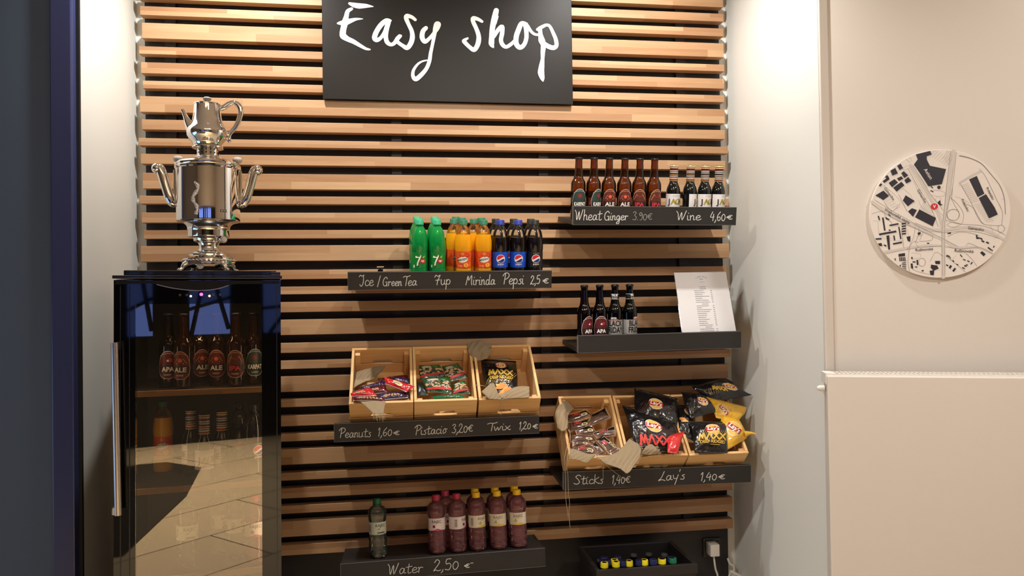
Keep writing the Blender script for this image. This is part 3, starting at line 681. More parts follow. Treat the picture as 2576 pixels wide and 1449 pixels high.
def beer(kind, label, group):
    t = thing('beer_bottle', label, 'bottle', group=group)
    if kind == 'friday': skin = thin_glass('black_bottle_glass', (0.02, 0.025, 0.022), rough=0.03, body=lin((16, 17, 16)), body_fac=0.3)
    else: skin = BEERS[kind][0]
    b = MB(); b.lathe(BEER+[(.0140, .2225), (.0142, .2265), (.0128, .2275)], 40, skin); b.build('body', skin, t, smooth=40)
    mk = M_crown
    b = MB(); b.lathe([(.0146, .2262), (.0148, .2285), (.0136, .2310), (.0105, .2325)], 42, mk, mod=lambda a, z: 1+(.05*math.cos(21*a) if z < .229 else 0)); b.build('crown_cap', mk, t, smooth=50)
    b = MB(); r = .0284; f = cyl(r, .0010); f2 = cyl(r, .0014)
    if kind == 'friday':
        M_s = P('silver_grey_print', (150, 148, 146)); 
        band(b, r, .044, .0985, -PI, PI, M_s); fb = cyl(r, .0008)
        add_text(b, 'BLACK', fb, .002, .0755, .0200, C_black, width=.064, bold=0.025); add_text(b, 'FRIDAY', fb, .002, .0505, .0205, C_black, width=.068, bold=.025)
        add_text(b, 'LIMITED', fb, -.002, .1025, .0060, C_white, width=.022, bold=.02)
        b.ribbon([(-.014+.007*k, .0990+.0004*k, .0032) for k in range(5)], f, P('red_dash', (214, 66, 70)), smooth=1)
        b.build('label', None, t, smooth='keep'); b = MB()
        fn_ = prof_fn(BEER, .0006)
        vs = []
        for k in range(25): vs += [fn_((-1+2*k/24)*.046, .176), fn_((-1+2*k/24)*.044, .197)]
        b.add(vs, [(2*k, 2*k+2, 2*k+3, 2*k+1) for k in range(24)], C_black)
        fn2 = prof_fn(BEER, .0012); add_text(b, 'TRUE', fn2, 0, .1875, .0075, C_white, width=.024, bold=.02); add_text(b, 'limited', fn2, 0, .1795, .0050, C_white, width=.020)
        for z in (.1770, .1962): b.ribbon([((-1+2*k/12)*.03, z, .0008) for k in range(13)], fn2, C_white, smooth=1)
        b.build('neck_label', None, t, smooth='keep'); return t
    else:
        sk, fill, edge, word, tc, ac = BEERS[kind]
        oval_label(b, P(kind+'_label', fill, rough=.45), P(kind+'_label_edge', edge), r, .028, .1150, .0305)
        M_t = P(kind+'_print', tc); M_a = P(kind+'_accent', ac)
        b.add([cyl(r, .0008)(x, z) for x, z in [(-.0275+.0055*k, zz) for zz in (.0690, .0470) for k in range(11)]], [(k, k+11, k+12, k+1) for k in range(10)], P(kind+'_band', tuple(int(v*.45) for v in fill)))
        add_text(b, word, f2, 0, .0515, .0135, M_t, width={'KARPAT': .044, 'ALE': .037, 'IPA': .035, 'APA': .036}[word], bold=.035)
        if kind == 'apa':
            st = [((.0048 if k % 2 == 0 else .0021)*math.sin(k*PI/5), .0845+(.0048 if k % 2 == 0 else .0021)*math.cos(k*PI/5)) for k in range(10)]
            c0 = (0, .0845); b.add([f2(*c0)]+[f2(*p) for p in st], [(0, 1+k, 1+(k+1) % 10) for k in range(10)], M_t)
            disc(b, f, .007, .086, .008, .006, M_a)
        elif kind == 'ale':
            disc(b, f, 0, .0865, .0062, .0062, M_a); b.ribbon([(-.011, .0775, .0013), (.011, .0775, .0013)], f2, M_t, smooth=1)
            for s_ in (-1, 1): b.ribbon([(s_*.019, .078, .0012), (s_*.009, .092, .0012)], f2, P('ale_label_edge', (0, 0, 0)), smooth=1)
        elif kind == 'ipa':
            b.ribbon([(-.010, .0905, .0010), (.010, .0905, .0010)], f2, P('ipa_label_edge', (0, 0, 0)), smooth=1)
            for s_ in (-1, 1): b.ribbon([(s_*.022, .076, .0013), (s_*.010, .097, .0013)], f2, P('ipa_label_edge', (0, 0, 0)), smooth=1)
            add_text(b, 'KARPAT', f2, 0, .086, .0028, M_t, width=.014)
        else:
            disc(b, f, .0, .088, .0085, .0085, M_a); disc(b, f2, 0, .088, .0022, .007, P('karpat_red', (150, 44, 40)))
        add_text(b, 'KARPAT', f2, 0, .0385, .0046, P(kind+'_sub', (196, 190, 178)), width=.020, bold=.02)
        b.ribbon([(-.024+.004*k, .104+.0095*math.cos((-.024+.004*k)/.0245*1.45)-.006, .0011) for k in range(13)], f, P(kind+'_label_edge', (0, 0, 0)), smooth=1)
    b.build('label', None, t, smooth='keep')
    return t
# ---------- small wine bottles
WINE = [(.023, 0), (.0265, .002), (.0270, .008), (.0270, .106), (.0262, .114), (.0228, .126), (.0182, .136), (.0150, .146), (.0143, .156), (.0141, .2)]
G_wine = P('dark_wine_glass', (12, 14, 13), rough=0.06, spec=0.6)
M_olive = P('olive_gold_print', (150, 138, 40)); M_brownp = P('dark_brown_print', (58, 42, 40))
STR = [(236,206,150),(24,22,22),(236,206,150),(110,34,34),(30,26,28),(110,34,34),(205,200,196),(30,28,30),(205,200,196),(40,36,40),(30,28,28),(226,160,66),(24,22,24),(206,196,184),(22,20,22),(205,202,198),(214,72,34),(38,30,28),(226,176,96)]
def wine(label, group):
    t = thing('wine_bottle', label, 'bottle', group=group)
    b = MB(); b.lathe(WINE, 40, G_wine); b.build('body', G_wine, t, smooth=40)
    b = MB(); z = .2065; dz = (.2065-.1475)/len(STR)
    for i, c in enumerate(STR):
        b.lathe([(.0160, z-dz), (.0160, z)], 32, P('stripe_%d' % i, c, rough=.4), cap0=(i == len(STR)-1), cap1=(i == 0)); z -= dz
    b.lathe([(.0160, .2065), (.0150, .2085), (.010, .2095)], 32, P('gold_bronze_top', (120, 88, 40), rough=.3, metal=.7), cap0=False)
    b.build('striped_sleeve', None, t, smooth='keep')['label'] = 'colourful striped neck sleeve'
    b = MB(); r = .0270; f = cyl(r, .0010)
    band(b, r, .040, .0990, -1.75, 1.75, P('wine_label_paper', (226, 220, 218), rough=.6))
    x = -.029
    for ch, mt in zip('JAGNET', (M_brownp, M_olive, M_olive, M_brownp, M_brownp, M_brownp)):
        add_text(b, ch, f, x, .0600, .0195, mt, bold=.03, align='L'); x += {'J': .0115, 'N': .0170}.get(ch, .0165)
    for z in (.0930, .0890): b.ribbon([(-.010+.004*k, z, .0008) for k in range(10)], f, P('label_grey_print', (150, 146, 146)), smooth=1)
    b.build('label', None, t, smooth='keep')
    return t
# ---------- water bottles
WAT = [(.024, 0), (.0315, .004), (.0332, .012), (.0336, .05), (.0330, .080), (.0315, .0845), (.0315, .1325), (.0326, .136), (.0344, .148), (.0349, .157), (.0343, .166), (.0310, .175), (.0240, .183), (.0160, .188), (.0132, .191), (.0132, .196)]
def wmod(a, z):
    m_ = 1.0
    if .008 < z < .080: m_ += .028*math.sin(3*a+z*260)
    return m_
def finer(pr, k=4):
    o = []
    for (r0, z0), (r1, z1) in zip(pr, pr[1:]):
        n = max(1, int((z1-z0)/.0035))
        for i in range(n): o.append((r0+(r1-r0)*i/n, z0+(z1-z0)*i/n))
    return o+[pr[-1]]
G_wclear = thin_glass('water_clear', (0.90, 0.94, 0.90), rough=0.04, body=lin((190, 205, 190)), body_fac=0.12, ior=1.45)
G_wpink = thin_glass('water_pink', (0.86, 0.66, 0.67), rough=0.04, body=lin((226, 150, 158)), body_fac=0.27, ior=1.45)
M_capred = P('raspberry_cap', (176, 40, 66), rough=.4); M_capyel = P('yellow_cap', (240, 190, 20), rough=.4); M_capgrn = P('deep_green_cap', (14, 96, 50), rough=.4)
def wavepatch(b, fn, zs_, mt):
    n = len(zs_); vs = []
    for k in range(n): vs += [fn(-.024+.048*k/(n-1), .0867), fn(-.024+.048*k/(n-1), zs_[k])]
    b.add(vs, [(2*k, 2*k+2, 2*k+3, 2*k+1) for k in range(n-1)], mt)
def water(kind, label, group=None):
    t = thing('water_bottle', label, 'bottle', group=group)
    skin = G_wclear if kind == 'green' else G_wpink
    b = MB(); b.lathe(finer(WAT), 48, skin, mod=wmod, cap1=False); b.lathe([(.0132, .1915), (.0168, .192), (.0168, .1932), (.0132, .1938)], 32, skin, cap0=False, cap1=False)
    b.build('body', skin, t, smooth=60)
    b = MB(); cap_ridged(b, .0150, .1935, .2120, {'green': M_capgrn, 'red': M_capred, 'yellow': M_capyel}[kind]); b.build('cap', None, t, smooth=35)
    b = MB(); r = .0318; f = cyl(r, .0010); f2 = cyl(r, .0014)
    paper = P('water_label_'+kind, {'green': (206, 214, 198), 'red': (232, 220, 220), 'yellow': (232, 222, 206)}[kind], rough=.5)
    band(b, r, .0865, .1310, -PI, PI, paper)
    add_text(b, 'RAJEC', f, .0, .1145, .0100, P('water_print_'+kind, {'green': (30, 44, 40), 'red': (60, 36, 50), 'yellow': (140, 124, 92)}[kind]), width=.036)
    if kind == 'red':
        for k in range(9): disc(b, f2, -.010+(k % 3)*.0028-.003, .099+(k//3)*.0030, .0019, .0019, P('berry', (120, 30, 60)), rings=1, n=10)
        wavepatch(b, f2, [.0875, .0880, .0905, .0945, .0930, .0895, .0885], P('raspberry_wave', (190, 70, 110)))
    elif kind == 'yellow':
        disc(b, f2, -.010, .1015, .0055, .0045, P('pear_green', (190, 190, 70))); b.ribbon([(-.010, .105, .0012), (-.008, .1105, .0012)], f2, C_black, smooth=1)
        wavepatch(b, f2, [.0875, .0895, .0910, .0950, .0955, .0930, .0920], P('lemon_wave', (226, 190, 80)))
    else:
        for i in range(14): disc(b, f2, -.012+(i*.0021), .0905+.0045*abs(math.sin(i*1.7)), .0014, .002, C_black, rings=1, n=8)
        b.ribbon([(-.010, .1060, .0015), (-.003, .1075, .0015)], f2, C_black, smooth=1)
    b.add([f2(x, z) for x, z in ((-.046, .095), (-.036, .095), (-.036, .125), (-.046, .125))], [(0, 1, 2, 3)], C_white)
    for k in range(7): b.ribbon([(-.0450, .097+k*.004, .0018), (-.0370, .097+k*.004, .0018)], cyl(r, .0018), C_black, smooth=1)
    b.build('label', None, t, smooth='keep')
    return t
def put(o, key, px, py, dy, ang=0.0):
    S = SH[key]; M = S['M']
    p = at(px, py, S['Yf']+dy); lx = (M.inverted() @ p).x
    T = M @ Matrix.Translation((lx, dy, S['top']+0.0006)) @ Matrix.Rotation(R(ang), 4, 'Z')
    o.location = T.to_translation(); o.rotation_euler = T.to_euler()
    return o
# soft drinks: (kind, pixel x, depth behind the board, turn, words)
SD = []
for k, (px, side) in enumerate(((1055.0, 'left'), (1098.5, 'right'))):
    for j, (dx, dy) in enumerate(((0, .052), (-1.8, .115), (-4.5, .178), (-6.0, .241))):
        SD.append(('lime', px+dx, dy, [2, 20, -30, 60][j], '%s in the %s file of green bottles' % (['front bottle', 'second bottle from the front', 'third bottle from the front', 'rearmost bottle'][j], side)))
for px, dy, an, d in ((1164.0, .052, -8, 'front left of the orange group'), (1214.0, .052, 2, 'front right of the orange group, beside the cola'), (1140.5, .112, 24, 'second row left end, beside the green bottles'), (1190.0, .112, 70, 'second row, between the two front orange bottles'),
                      (1160.5, .176, 10, 'third row left, behind the front orange bottle'), (1209.0, .176, -40, 'third row right, behind the front right orange bottle'), (1145.5, .241, 100, 'rearmost left of the orange group')):
    SD.append(('orange', px, dy, an, d))
for px, dy, kd, an, d in ((1256.0, .052, 'colablue', 0, 'blue-capped with blue label, front left of the cola bottles'), (1300.5, .052, 'colablue', 0, 'blue-capped with blue label, front middle of the cola bottles'), (1342.0, .052, 'colablack', 4, 'black-capped with black label, front right end of the row'),
                          (1244.5, .120, 'colablack', 20, 'black cap, behind the left blue-labelled bottle'), (1289.0, .120, 'colablack', -30, 'black cap, behind the middle blue-labelled bottle'), (1331.5, .120, 'colablack', 35, 'black cap, behind the black-labelled bottle')):
    SD.append((kd, px, dy, an, d))
proto = {}
WORDS = {'lime': ('green lemonade bottle: ', 'green lemonade bottles on the middle shelf'), 'orange': ('orange drink bottle: ', 'orange drink bottles on the middle shelf'), 'colablue': ('cola bottle: ', 'cola bottles on the middle shelf'), 'colablack': ('cola bottle: ', 'cola bottles on the middle shelf')}
for kd, px, dy, an, d in SD:
    lb = WORDS[kd][0].replace(': ', ', ')+d
    if kd not in proto: o = proto[kd] = soda(kd, lb, WORDS[kd][1])
    else: o = dup(proto[kd], label=lb)
    put(o, 'tea', px, 620, dy, an)
# beers and wines, upper right shelf
for kd, px, an, d in (('karpat', 1451.5, 8, 'with green label and white lettering, leftmost on the upper right shelf'), ('karpat', 1489.5, 38, 'with green label turned to the right, second from left'), ('ale', 1527.5, 4, 'with reddish label and orange sun, third from left'),
                      ('ale', 1566.0, 2, 'with reddish label and orange sun, fourth from left'), ('ipa', 1603.5, -4, 'with brown label and red letters, fifth from left'), ('ipa', 1640.0, 16, 'with brown label and red letters, beside the wine')):
    lb = 'brown beer bottle '+d; g = 'beer bottles on the upper right shelf'
    if kd not in proto: o = proto[kd] = beer(kd, lb, g)
    else: o = dup(proto[kd], label=lb, group=g)
    put(o, 'wheat', px, 480, .060, an-6)
for k, (px, an, d) in enumerate(((1689.0, 8, 'leftmost of the four, beside the beer'), (1730.5, 84, 'second of the four, label turned aside'), (1767.0, 20, 'third of the four'), (1801.5, 36, 'rightmost of the four, by the white wall'))):
    lb = 'small dark wine bottle with striped neck, '+d
    if 'wine' not in proto: o = proto['wine'] = wine(lb, 'wine bottles on the upper right shelf')
    else: o = dup(proto['wine'], label=lb)
    put(o, 'wheat', px, 490, .060, an-8)
# beers on the shelf with the menu
for kd, px, an, d in (('apa', 1469.0, 32, 'dark beer bottle with red star label, leftmost on the menu shelf'), ('apa', 1507.5, 4, 'dark beer bottle with red star label, second on the menu shelf'),
                      ('friday', 1545.5, -16, 'black beer bottle with grey block lettering, third on the menu shelf'), ('friday', 1582.5, 46, 'black beer bottle with grey block lettering, nearest the menu sheet')):
    g = 'beer bottles on the menu shelf'
    if kd not in proto: o = proto[kd] = beer(kd, d, g)
    else: o = dup(proto[kd], label=d, group=g)
    put(o, 'menu', px, 800, .060, an-6)
# water bottles on the low shelf
for kd, px, py, dy, an, d in (('green', 949.5, 1330, .060, 22, 'clear water bottle with green cap, standing alone at the left'),
        ('red', 1099.0, 1325, .055, -2, 'pink flavoured water bottle with red cap, front left'), ('red', 1151.0, 1320, .055, 62, 'pink flavoured water bottle with red cap, front right of the red-capped three'), ('red', 1122.0, 1310, .135, 30, 'pink flavoured water bottle with red cap, standing behind the other two'),
        ('yellow', 1200.5, 1315, .055, 36, 'yellow-capped pink water bottle, front row left, barcode showing'), ('yellow', 1253.0, 1308, .055, -2, 'yellow-capped pink water bottle, front row middle'), ('yellow', 1303.5, 1302, .055, -4, 'yellow-capped pink water bottle, front row right end'),
        ('yellow', 1197.5, 1300, .135, 10, 'yellow-capped pink water bottle, back row left'), ('yellow', 1248.0, 1295, .135, -20, 'yellow-capped pink water bottle, back row middle'), ('yellow', 1297.0, 1290, .135, 25, 'yellow-capped pink water bottle, back row right end')):
    g = None if kd == 'green' else 'pink water bottles on the low shelf'; k_ = 'water'+kd
    if k_ not in proto: o = proto[k_] = water(kd, d, g)
    else: o = dup(proto[k_], label=d, group=g)
    put(o, 'water', px, py, dy, an)
# ---------- menu sheet in its clear stand
ms = SH['menu']
bl, br_ = at(1717, 832, -.245), at(1851, 829, -.245); tl, tr = at(1702, 686, -.165), at(1832.5, 684, -.165)
ex = (br_-bl+tr-tl)*.5; wdt = ex.length; ex.normalize(); ez = ((tl+tr)-(bl+br_)).normalized(); ez = (ez-ex*ez.dot(ex)).normalized(); ey = ez.cross(ex)
low = (bl+br_)*.5-ez*.040
mn = thing('menu_stand', 'white printed menu sheet in a clear stand, leaning on the shelf', 'menu')
Mm = Matrix((ex, ey, ez)).transposed().to_4x4(); Mm.translation = low
mn.location = low; mn.rotation_euler = Mm.to_euler()
hm = ((tl+tr)*.5-low).length
b = MB(); b.box(-wdt/2, wdt/2, 0, .0008, .002, hm); sheet = b.build('sheet', P('menu_paper', (208, 204, 204), rough=.7), mn)
b = MB(); b.box(-wdt/2-.002, wdt/2+.002, .0012, .0032, 0, hm+.003); b.build('clear_back', G_clear, mn)
b = MB(); pf = lambda x, z: Vector((x, -.0006, z)); M_ink = P('menu_ink', (66, 62, 64))
for i, ch in enumerate('VIENNA HOUSE'):
    if ch == ' ': continue
    a = (i-5.5)*.115; cx0, cz0 = math.sin(a)*.036, hm-.056+math.cos(a)*.036
    add_text(b, ch, lambda x, y, a=a, cx0=cx0, cz0=cz0: pf(cx0+x*math.cos(a)+y*math.sin(a), cz0-x*math.sin(a)+y*math.cos(a)), 0, 0, .0036, M_ink)
add_text(b, 'Easy', pf, 0, hm-.031, .005, M_ink, slant=.3)
b.ribbon([(-.008, hm-.041, .0007), (.008, hm-.041, .0007)], pf, M_ink, smooth=1)
rr = random.Random(11); z = hm-.062; i = 0
while z > .030:
    if i in (0, 1, 9, 21, 24): b.ribbon([(-.013, z, .0013), (.013, z, .0013)], pf, M_ink, smooth=1)
    else:
        e_ = -.036+rr.uniform(.020, .058); x = -.036
        while x < e_:
            x2 = min(x+rr.uniform(.004, .011), e_); b.ribbon([(x, z, .0013), (x2, z, .0013)], pf, M_ink, smooth=1); x = x2+.0016
        b.ribbon([(.030, z, .0013), (.036, z, .0013)], pf, M_ink, smooth=1)
    z -= .0079; i += 1
b.build('print', M_ink, sheet, smooth='keep')
# small chrome clip standing at the empty left end of the middle shelf
cl = put(thing('label_clip', 'small chrome-footed black clip at the empty end of the middle shelf', 'clip'), 'tea', 957, 670, .11)
b = MB(); b.box(-.0095, .0095, -.004, .004, .0, .042); b.build('card_holder', C_black, cl, bevel=.001)
b = MB(); b.box(-.0130, .0130, -.012, .012, .046, .052); o = b.build('foot', mat('chrome', (.8, .8, .8), rough=.1, metal=1), cl, bevel=.001)
b = MB(); b.tube([(0, 0, .0415), (0, 0, .047)], .003, 8, smooth=1); b.build('post', C_black, cl)
# ================================================================ fridge
FL = Vector((-.829, -.70, 0)); FROT = R(9); FW, FD = .465, .50
FT = 1.503
fr = thing('glass_door_fridge', 'tall black fridge with a reflecting glass door and steel bar handle', 'fridge', FL, (0, R(0.42), FROT))
FM = Matrix.Translation(FL) @ fr.rotation_euler.to_matrix().to_4x4()
FMi = FM.inverted(); Fn = (FM.to_3x3() @ Vector((0, -1, 0)))
def fpx(x, y, d=0.0):
    return FMi @ on_plane(x, y, FM @ Vector((0, d, 0)), Fn)
M_fbody = mat('fridge_black_lacquer', srgb=(17, 17, 19), rough=0.22, coat=0.4)
M_fglassblack = mat('black_door_glass', srgb=(5, 5, 7), rough=0.03, spec=0.5, coat=0.15)
M_fliner = mat('fridge_dark_liner', srgb=(30, 27, 25), rough=0.6)
DT = .035                                   # door thickness: door sits in front of y = 0.035
b = MB(); y0 = DT+.004
b.box(0, .022, y0, FD, .02, FT-.012); b.box(FW-.022, FW, y0, FD, .02, FT-.012); b.box(.022, FW-.022, FD-.02, FD, .02, FT-.012); b.box(.022, FW-.022, y0, FD-.02, .02, .08); b.box(.022, FW-.022, y0, FD-.02, FT-.05, FT-.012)
b.build('cabinet', M_fbody, fr)
b = MB(); t_ = .0015
b.box(.0225, .0225+t_, y0, FD-.021, .081, FT-.051); b.box(FW-.0225-t_, FW-.0225, y0, FD-.021, .081, FT-.051); b.box(.024, FW-.024, FD-.0225, FD-.021, .081, FT-.051)
b.build('liner', M_fliner, fr)
b = MB(); b.box(-.004, FW+.004, -.002, FD+.002, FT-.010, FT); b.build('top_panel', M_fbody, fr, bevel=.002)
b = MB(); b.box(.02, FW-.012, .035, FD-.01, FT+.0002, FT+.0165); b.build('top_plate', M_fbody, fr, bevel=.003)
b = MB(); b.box(FW-.030, FW-.001, -.001, .030, FT+.0002, FT+.011); b.build('hinge_cover', M_fbody, fr, bevel=.002)
for x in (.05, FW-.05):
    for y in (.08, FD-.06):
        b = MB(); b.lathe([(.018, 0), (.018, .0195)], 16, M_fbody, Matrix.Translation((x, y, 0))); b.build('foot', M_fbody, fr)
# door: black glass margins and a see-through pane
gx0, gx1 = fpx(340, 1100).x, fpx(659, 1100).x; gz1 = fpx(500, 764).z
door = MB(); door.box(.0, gx0, 0, DT, .03, FT-.014); door.box(gx1, FW, 0, DT, .03, FT-.014); door.box(gx0, gx1, 0, DT, gz1, FT-.014); door.box(gx0, gx1, 0, DT, .03, .075)
door = door.build('door', M_fglassblack, fr)
G_pane = thin_glass('tinted_door_pane', (0.90, 0.86, 0.80), refl=(1, .97, .92), rough=0.012, ior=1.5, extra=0.085)
b = MB(); b.box(gx0, gx1, .004, .006, .075, gz1); b.build('glass_pane', G_pane, door)
b = MB(); xs = [.018, fpx(326, 1100).x, FW-.012]
for x in xs: b.box(x-.0012, x+.0012, -.0022, .0, .03, FT-.03)
b.build('door_trim', mat('dark_door_trim', srgb=(44, 42, 44), rough=.25, metal=.3), door)
hb, ht = fpx(297, 1296, -.045), fpx(288, 862, -.045)
b = MB(); b.tube([(hb.x, -.045, hb.z), (ht.x, -.045, ht.z)], .0098, 20, smooth=1)
M_steel = add_bump(mat('brushed_steel', srgb=(205, 196, 186), rough=.28, metal=1.0), 60, .04, .0004, stretch=(40, 40, 1))
h_ = b.build('handle', M_steel, door, smooth=40); h_['label'] = 'long brushed steel bar handle'
for z in (hb.z+.012, ht.z-.012):
    b = MB(); b.box(hb.x-.016, hb.x-.004, -.050, .0, z-.011, z+.011); b.build('handle_bracket', M_steel, h_, bevel=.003)
# curved display visor and its lights
b = MB(); av = [fpx(x, y) for x, y in ((395, 716), (430, 724), (470, 729.5), (506, 731), (545, 727), (575, 718))]
pv = [(.004, FT-.016), (.004, fpx(300, 716).z), (av[0].x-.02, av[0].z+.004)]+[(p.x, p.z) for p in av]+[(av[-1].x+.02, av[-1].z+.004), (FW-.004, fpx(690, 714).z), (FW-.004, FT-.016)]
b.add([(x, -.0005, z) for x, z in pv], [tuple(range(len(pv)))]); b.build('display_visor', mat('visor_black', srgb=(13, 13, 15), rough=.4, spec=.3), door)
fl = bpy.data.lights.new('fridge_top_fill', 'AREA'); fl.energy = 0.8; fl.color = (1, .72, .45); fl.shape = 'RECTANGLE'; fl.size = .36; fl.size_y = .02  # hidden warm fill added to brighten the upper bottles and their labels
flo = bpy.data.objects.new('fridge_top_fill', fl); COL.objects.link(flo); flo.parent = fr; flo.location = (FW/2, .050, FT-.056); flo.rotation_euler = (R(-14), 0, 0)
for sx in (-1, 1):
    sl = bpy.data.lights.new('fridge_side_fill', 'AREA'); sl.energy = 0.36; sl.color = (1, .76, .52); sl.shape = 'RECTANGLE'; sl.size = .012; sl.size_y = 1.1  # hidden strip fills added behind the stiles to brighten the lower shelves
    so_ = bpy.data.objects.new('fridge_side_fill', sl); COL.objects.link(so_); so_.parent = fr; so_.location = (FW/2+sx*(FW/2-.030), .046, .75); so_.rotation_euler = Vector((-sx*.75, 1, 0)).to_track_quat('-Z', 'Y').to_euler()
b = MB(); arc = [fpx(x, y) for x, y in ((395, 716), (430, 724), (470, 729.5), (506, 731), (545, 727), (575, 718))]
b.ribbon([(p.x, p.z, .0022) for p in arc], lambda x, z: Vector((x, -.0008, z)), M_steel, smooth=6)
b.build('display_arc', M_steel, door, smooth='keep')
for x, y, mt, r in ((453, 742, 'dot', 3.2), (470, 742, 'dot', 3.2), (480, 745, 'amber', 3.0), (506.5, 740.5, 'pink', 4.4), (527, 744.5, 'amber', 3.0), (537, 741, 'dot', 3.2), (554, 741, 'dot', 3.2)):
    p = fpx(x, y); b = MB(); M_ = {'dot': mat('grey_touch_symbol', srgb=(120, 108, 100), rough=.5), 'amber': mat('amber_led', (0, 0, 0), emit=(1, .55, .18), estr=5), 'pink': mat('pink_led', (0, 0, 0), emit=(1, .03, .35), estr=9)}[mt]
    fn = lambda u, v: Vector((p.x+u, -.001, p.z+v))
    if mt == 'dot': ring(b, fn, 0, 0, .0026, .0026, .0013, M_, n=16)
    else: disc(b, fn, 0, 0, .0011*r, .0011*r, M_, n=16, rings=1)
    o = b.build('touch_button' if mt == 'dot' else 'indicator_light', M_, door)
    if mt != 'dot': o['label'] = 'glowing pink indicator light' if mt == 'pink' else 'small amber indicator light'
# shelves and the bottles inside
M_pale = wood('pale_shelf_wood', lin((150, 104, 62)), lin((196, 150, 98)), block=.5, row=.05, grain=.2)
FS = []
for (yt, d) in ((979, .060), (1219, .060), (1441, .060)):
    z = fpx(500, yt, d).z; FS.append(z)
    b = MB(); b.box(.0255, FW-.0255, d, FD-.03, z-.016, z, M_fliner); b.box(.0255, FW-.0255, d-.012, d-.0005, z-.016, z+.0005, M_pale)
    b.build('shelf', None, fr)['label'] = 'fridge shelf with a pale wooden front edge'
def inside(o, px, py, d, s_, ang):
    p = fpx(px, py, d); T = FM @ Matrix.Translation((p.x, d, FS[s_]+.0006)) @ Matrix.Rotation(R(ang), 4, 'Z')
    o.location = T.to_translation(); o.rotation_euler = T.to_euler(); return o
for kd, px, d, an, lb in (('apa', 424, .15, 6, 'leftmost beer bottle on the top fridge shelf'), ('ale', 462, .108, -12, 'beer bottle with orange sun label in front on the top fridge shelf'), ('ale', 502, .19, 26, 'beer bottle half hidden behind another on the top fridge shelf'),
                          ('ale', 547, .15, 0, 'dim reddish-label beer bottle in the middle of the top fridge shelf'), ('ipa', 594, .108, 0, 'beer bottle with red letters behind the fridge glass'), ('karpat', 638, .148, 14, 'beer bottle with green label at the right end of the top fridge shelf')):
    inside(dup(proto[kd], label=lb, group='beer bottles in the fridge'), px, 920, d, 0, an-4)
inside(dup(proto['orange'], label='orange drink bottle on the middle fridge shelf', group='soft drinks in the fridge'), 411, 1140, .30, 1, 0)
for px, d, an, lb in ((480, .215, -122, 'rear wine bottle on the middle fridge shelf'), (514, .10, 22, 'front wine bottle in the middle of the middle fridge shelf'), (558, .15, -104, 'wine bottle next to the cola in the fridge')):
    inside(dup(proto['wine'], label=lb, group='wine bottles in the fridge'), px, 1140, d, 1, an)
for px, d, an, lb in ((603, .195, 14, 'left cola bottle on the middle fridge shelf'), (639, .11, 30, 'right cola bottle on the middle fridge shelf')):
    inside(dup(proto['colablack'], label=lb, group='soft drinks in the fridge'), px, 1140, d, 1, an)
for kd, px, d, an, lb in (('watergreen', 471, .14, 20, 'leftmost water bottle on the bottom fridge shelf'), ('watergreen', 553, .24, 40, 'rear water bottle on the bottom fridge shelf'), ('watergreen', 594, .17, 60, 'second water bottle from the right on the bottom fridge shelf'), ('waterred', 641, .11, 6, 'pink water bottle at the right end of the bottom fridge shelf')):
    inside(dup(proto[kd], label=lb, group='water bottles in the fridge'), px, 1330, d, 2, an)
# ================================================================ samovar and teapot
M_chrome = mat('polished_steel', (.86, .84, .82), rough=0.045, metal=1.0)
SD_ = .24
sp = fpx(526, 684, SD_)
SB = FM @ Vector((sp.x, SD_, FT+.0178))
axis_d = (SB-CAM).dot(_f); kz = axis_d/F_PX/2.897; kx = kz/1.085
def SZ(v): return (1345-v)*kz
def SR(u): return u*kx
sam = thing('samovar', 'polished steel samovar standing on the black fridge', 'samovar', SB, (0, 0, R(4)))
pr = [(195,1292),(197,1280),(192,1262),(190,1245),(170,1235),(150,1225),(148,1215),(122,1206),(118,1198),(84,1188),(74,1170),(72,1150),(80,1130),(112,1118),(114,1104),(118,1096),(152,1088),(154,1082),(154,1046),(156,1038),(160,1030),(158,1022),(166,1005),(186,988),(228,978),(236,972),(237,965),(238,602),(246,594),(248,584),(244,578),(247,572),(247,562),(232,548),(190,536),(150,528),(132,522),(124,515),(96,509),(86,503),(84,497)]
b = MB(); b.lathe([(SR(r), SZ(v)) for r, v in pr], 64, M_chrome); b.build('body', M_chrome, sam, smooth=28)
b = MB(); b.lathe([(SR(83), SZ(497)), (SR(83), SZ(450)), (SR(100), SZ(446)), (SR(118), SZ(440)), (SR(118), SZ(432)), (SR(112), SZ(424)), (SR(96), SZ(420))], 48, M_chrome)
for k in range(16):
    a = 2*PI*k/16
    for dz in (0, 1):
        c = Vector((SR(84)*math.cos(a), SR(84)*math.sin(a), SZ(478-22*dz))); tx = Vector((-math.sin(a), math.cos(a), 0))*SR(6); up = Vector((0, 0, SR(9)))
        b.add([c-tx, c-up, c+tx, c+up], [(0, 1, 2, 3)], C_black)
b.build('chimney', None, sam, smooth=30)
for k in range(4):                          # scrolled feet under the ornate plate
    a = R(45+90*k-4); ca, sa = math.cos(a), math.sin(a)
    pts = [(SR(120), SZ(1290)), (SR(170), SZ(1285)), (SR(205), SZ(1300)), (SR(222), SZ(1322)), (SR(240), SZ(1330)), (SR(252), SZ(1336))]
    b = MB(); b.tube([(r*ca, r*sa, z) for r, z in pts], [SR(30), SR(34), SR(26), SR(17), SR(15), SR(16)], 12); b.ball((SR(250)*ca, SR(250)*sa, SZ(1345)+SR(14)), SR(16)); b.build('foot', M_chrome, sam, smooth=60)
b = MB()
for k in range(40):
    a = 2*PI*k/40; b.ball((SR(193)*math.cos(a), SR(193)*math.sin(a), SZ(1262)), SR(11), 8)
b.build('beaded_rim', M_chrome, sam, smooth=60)
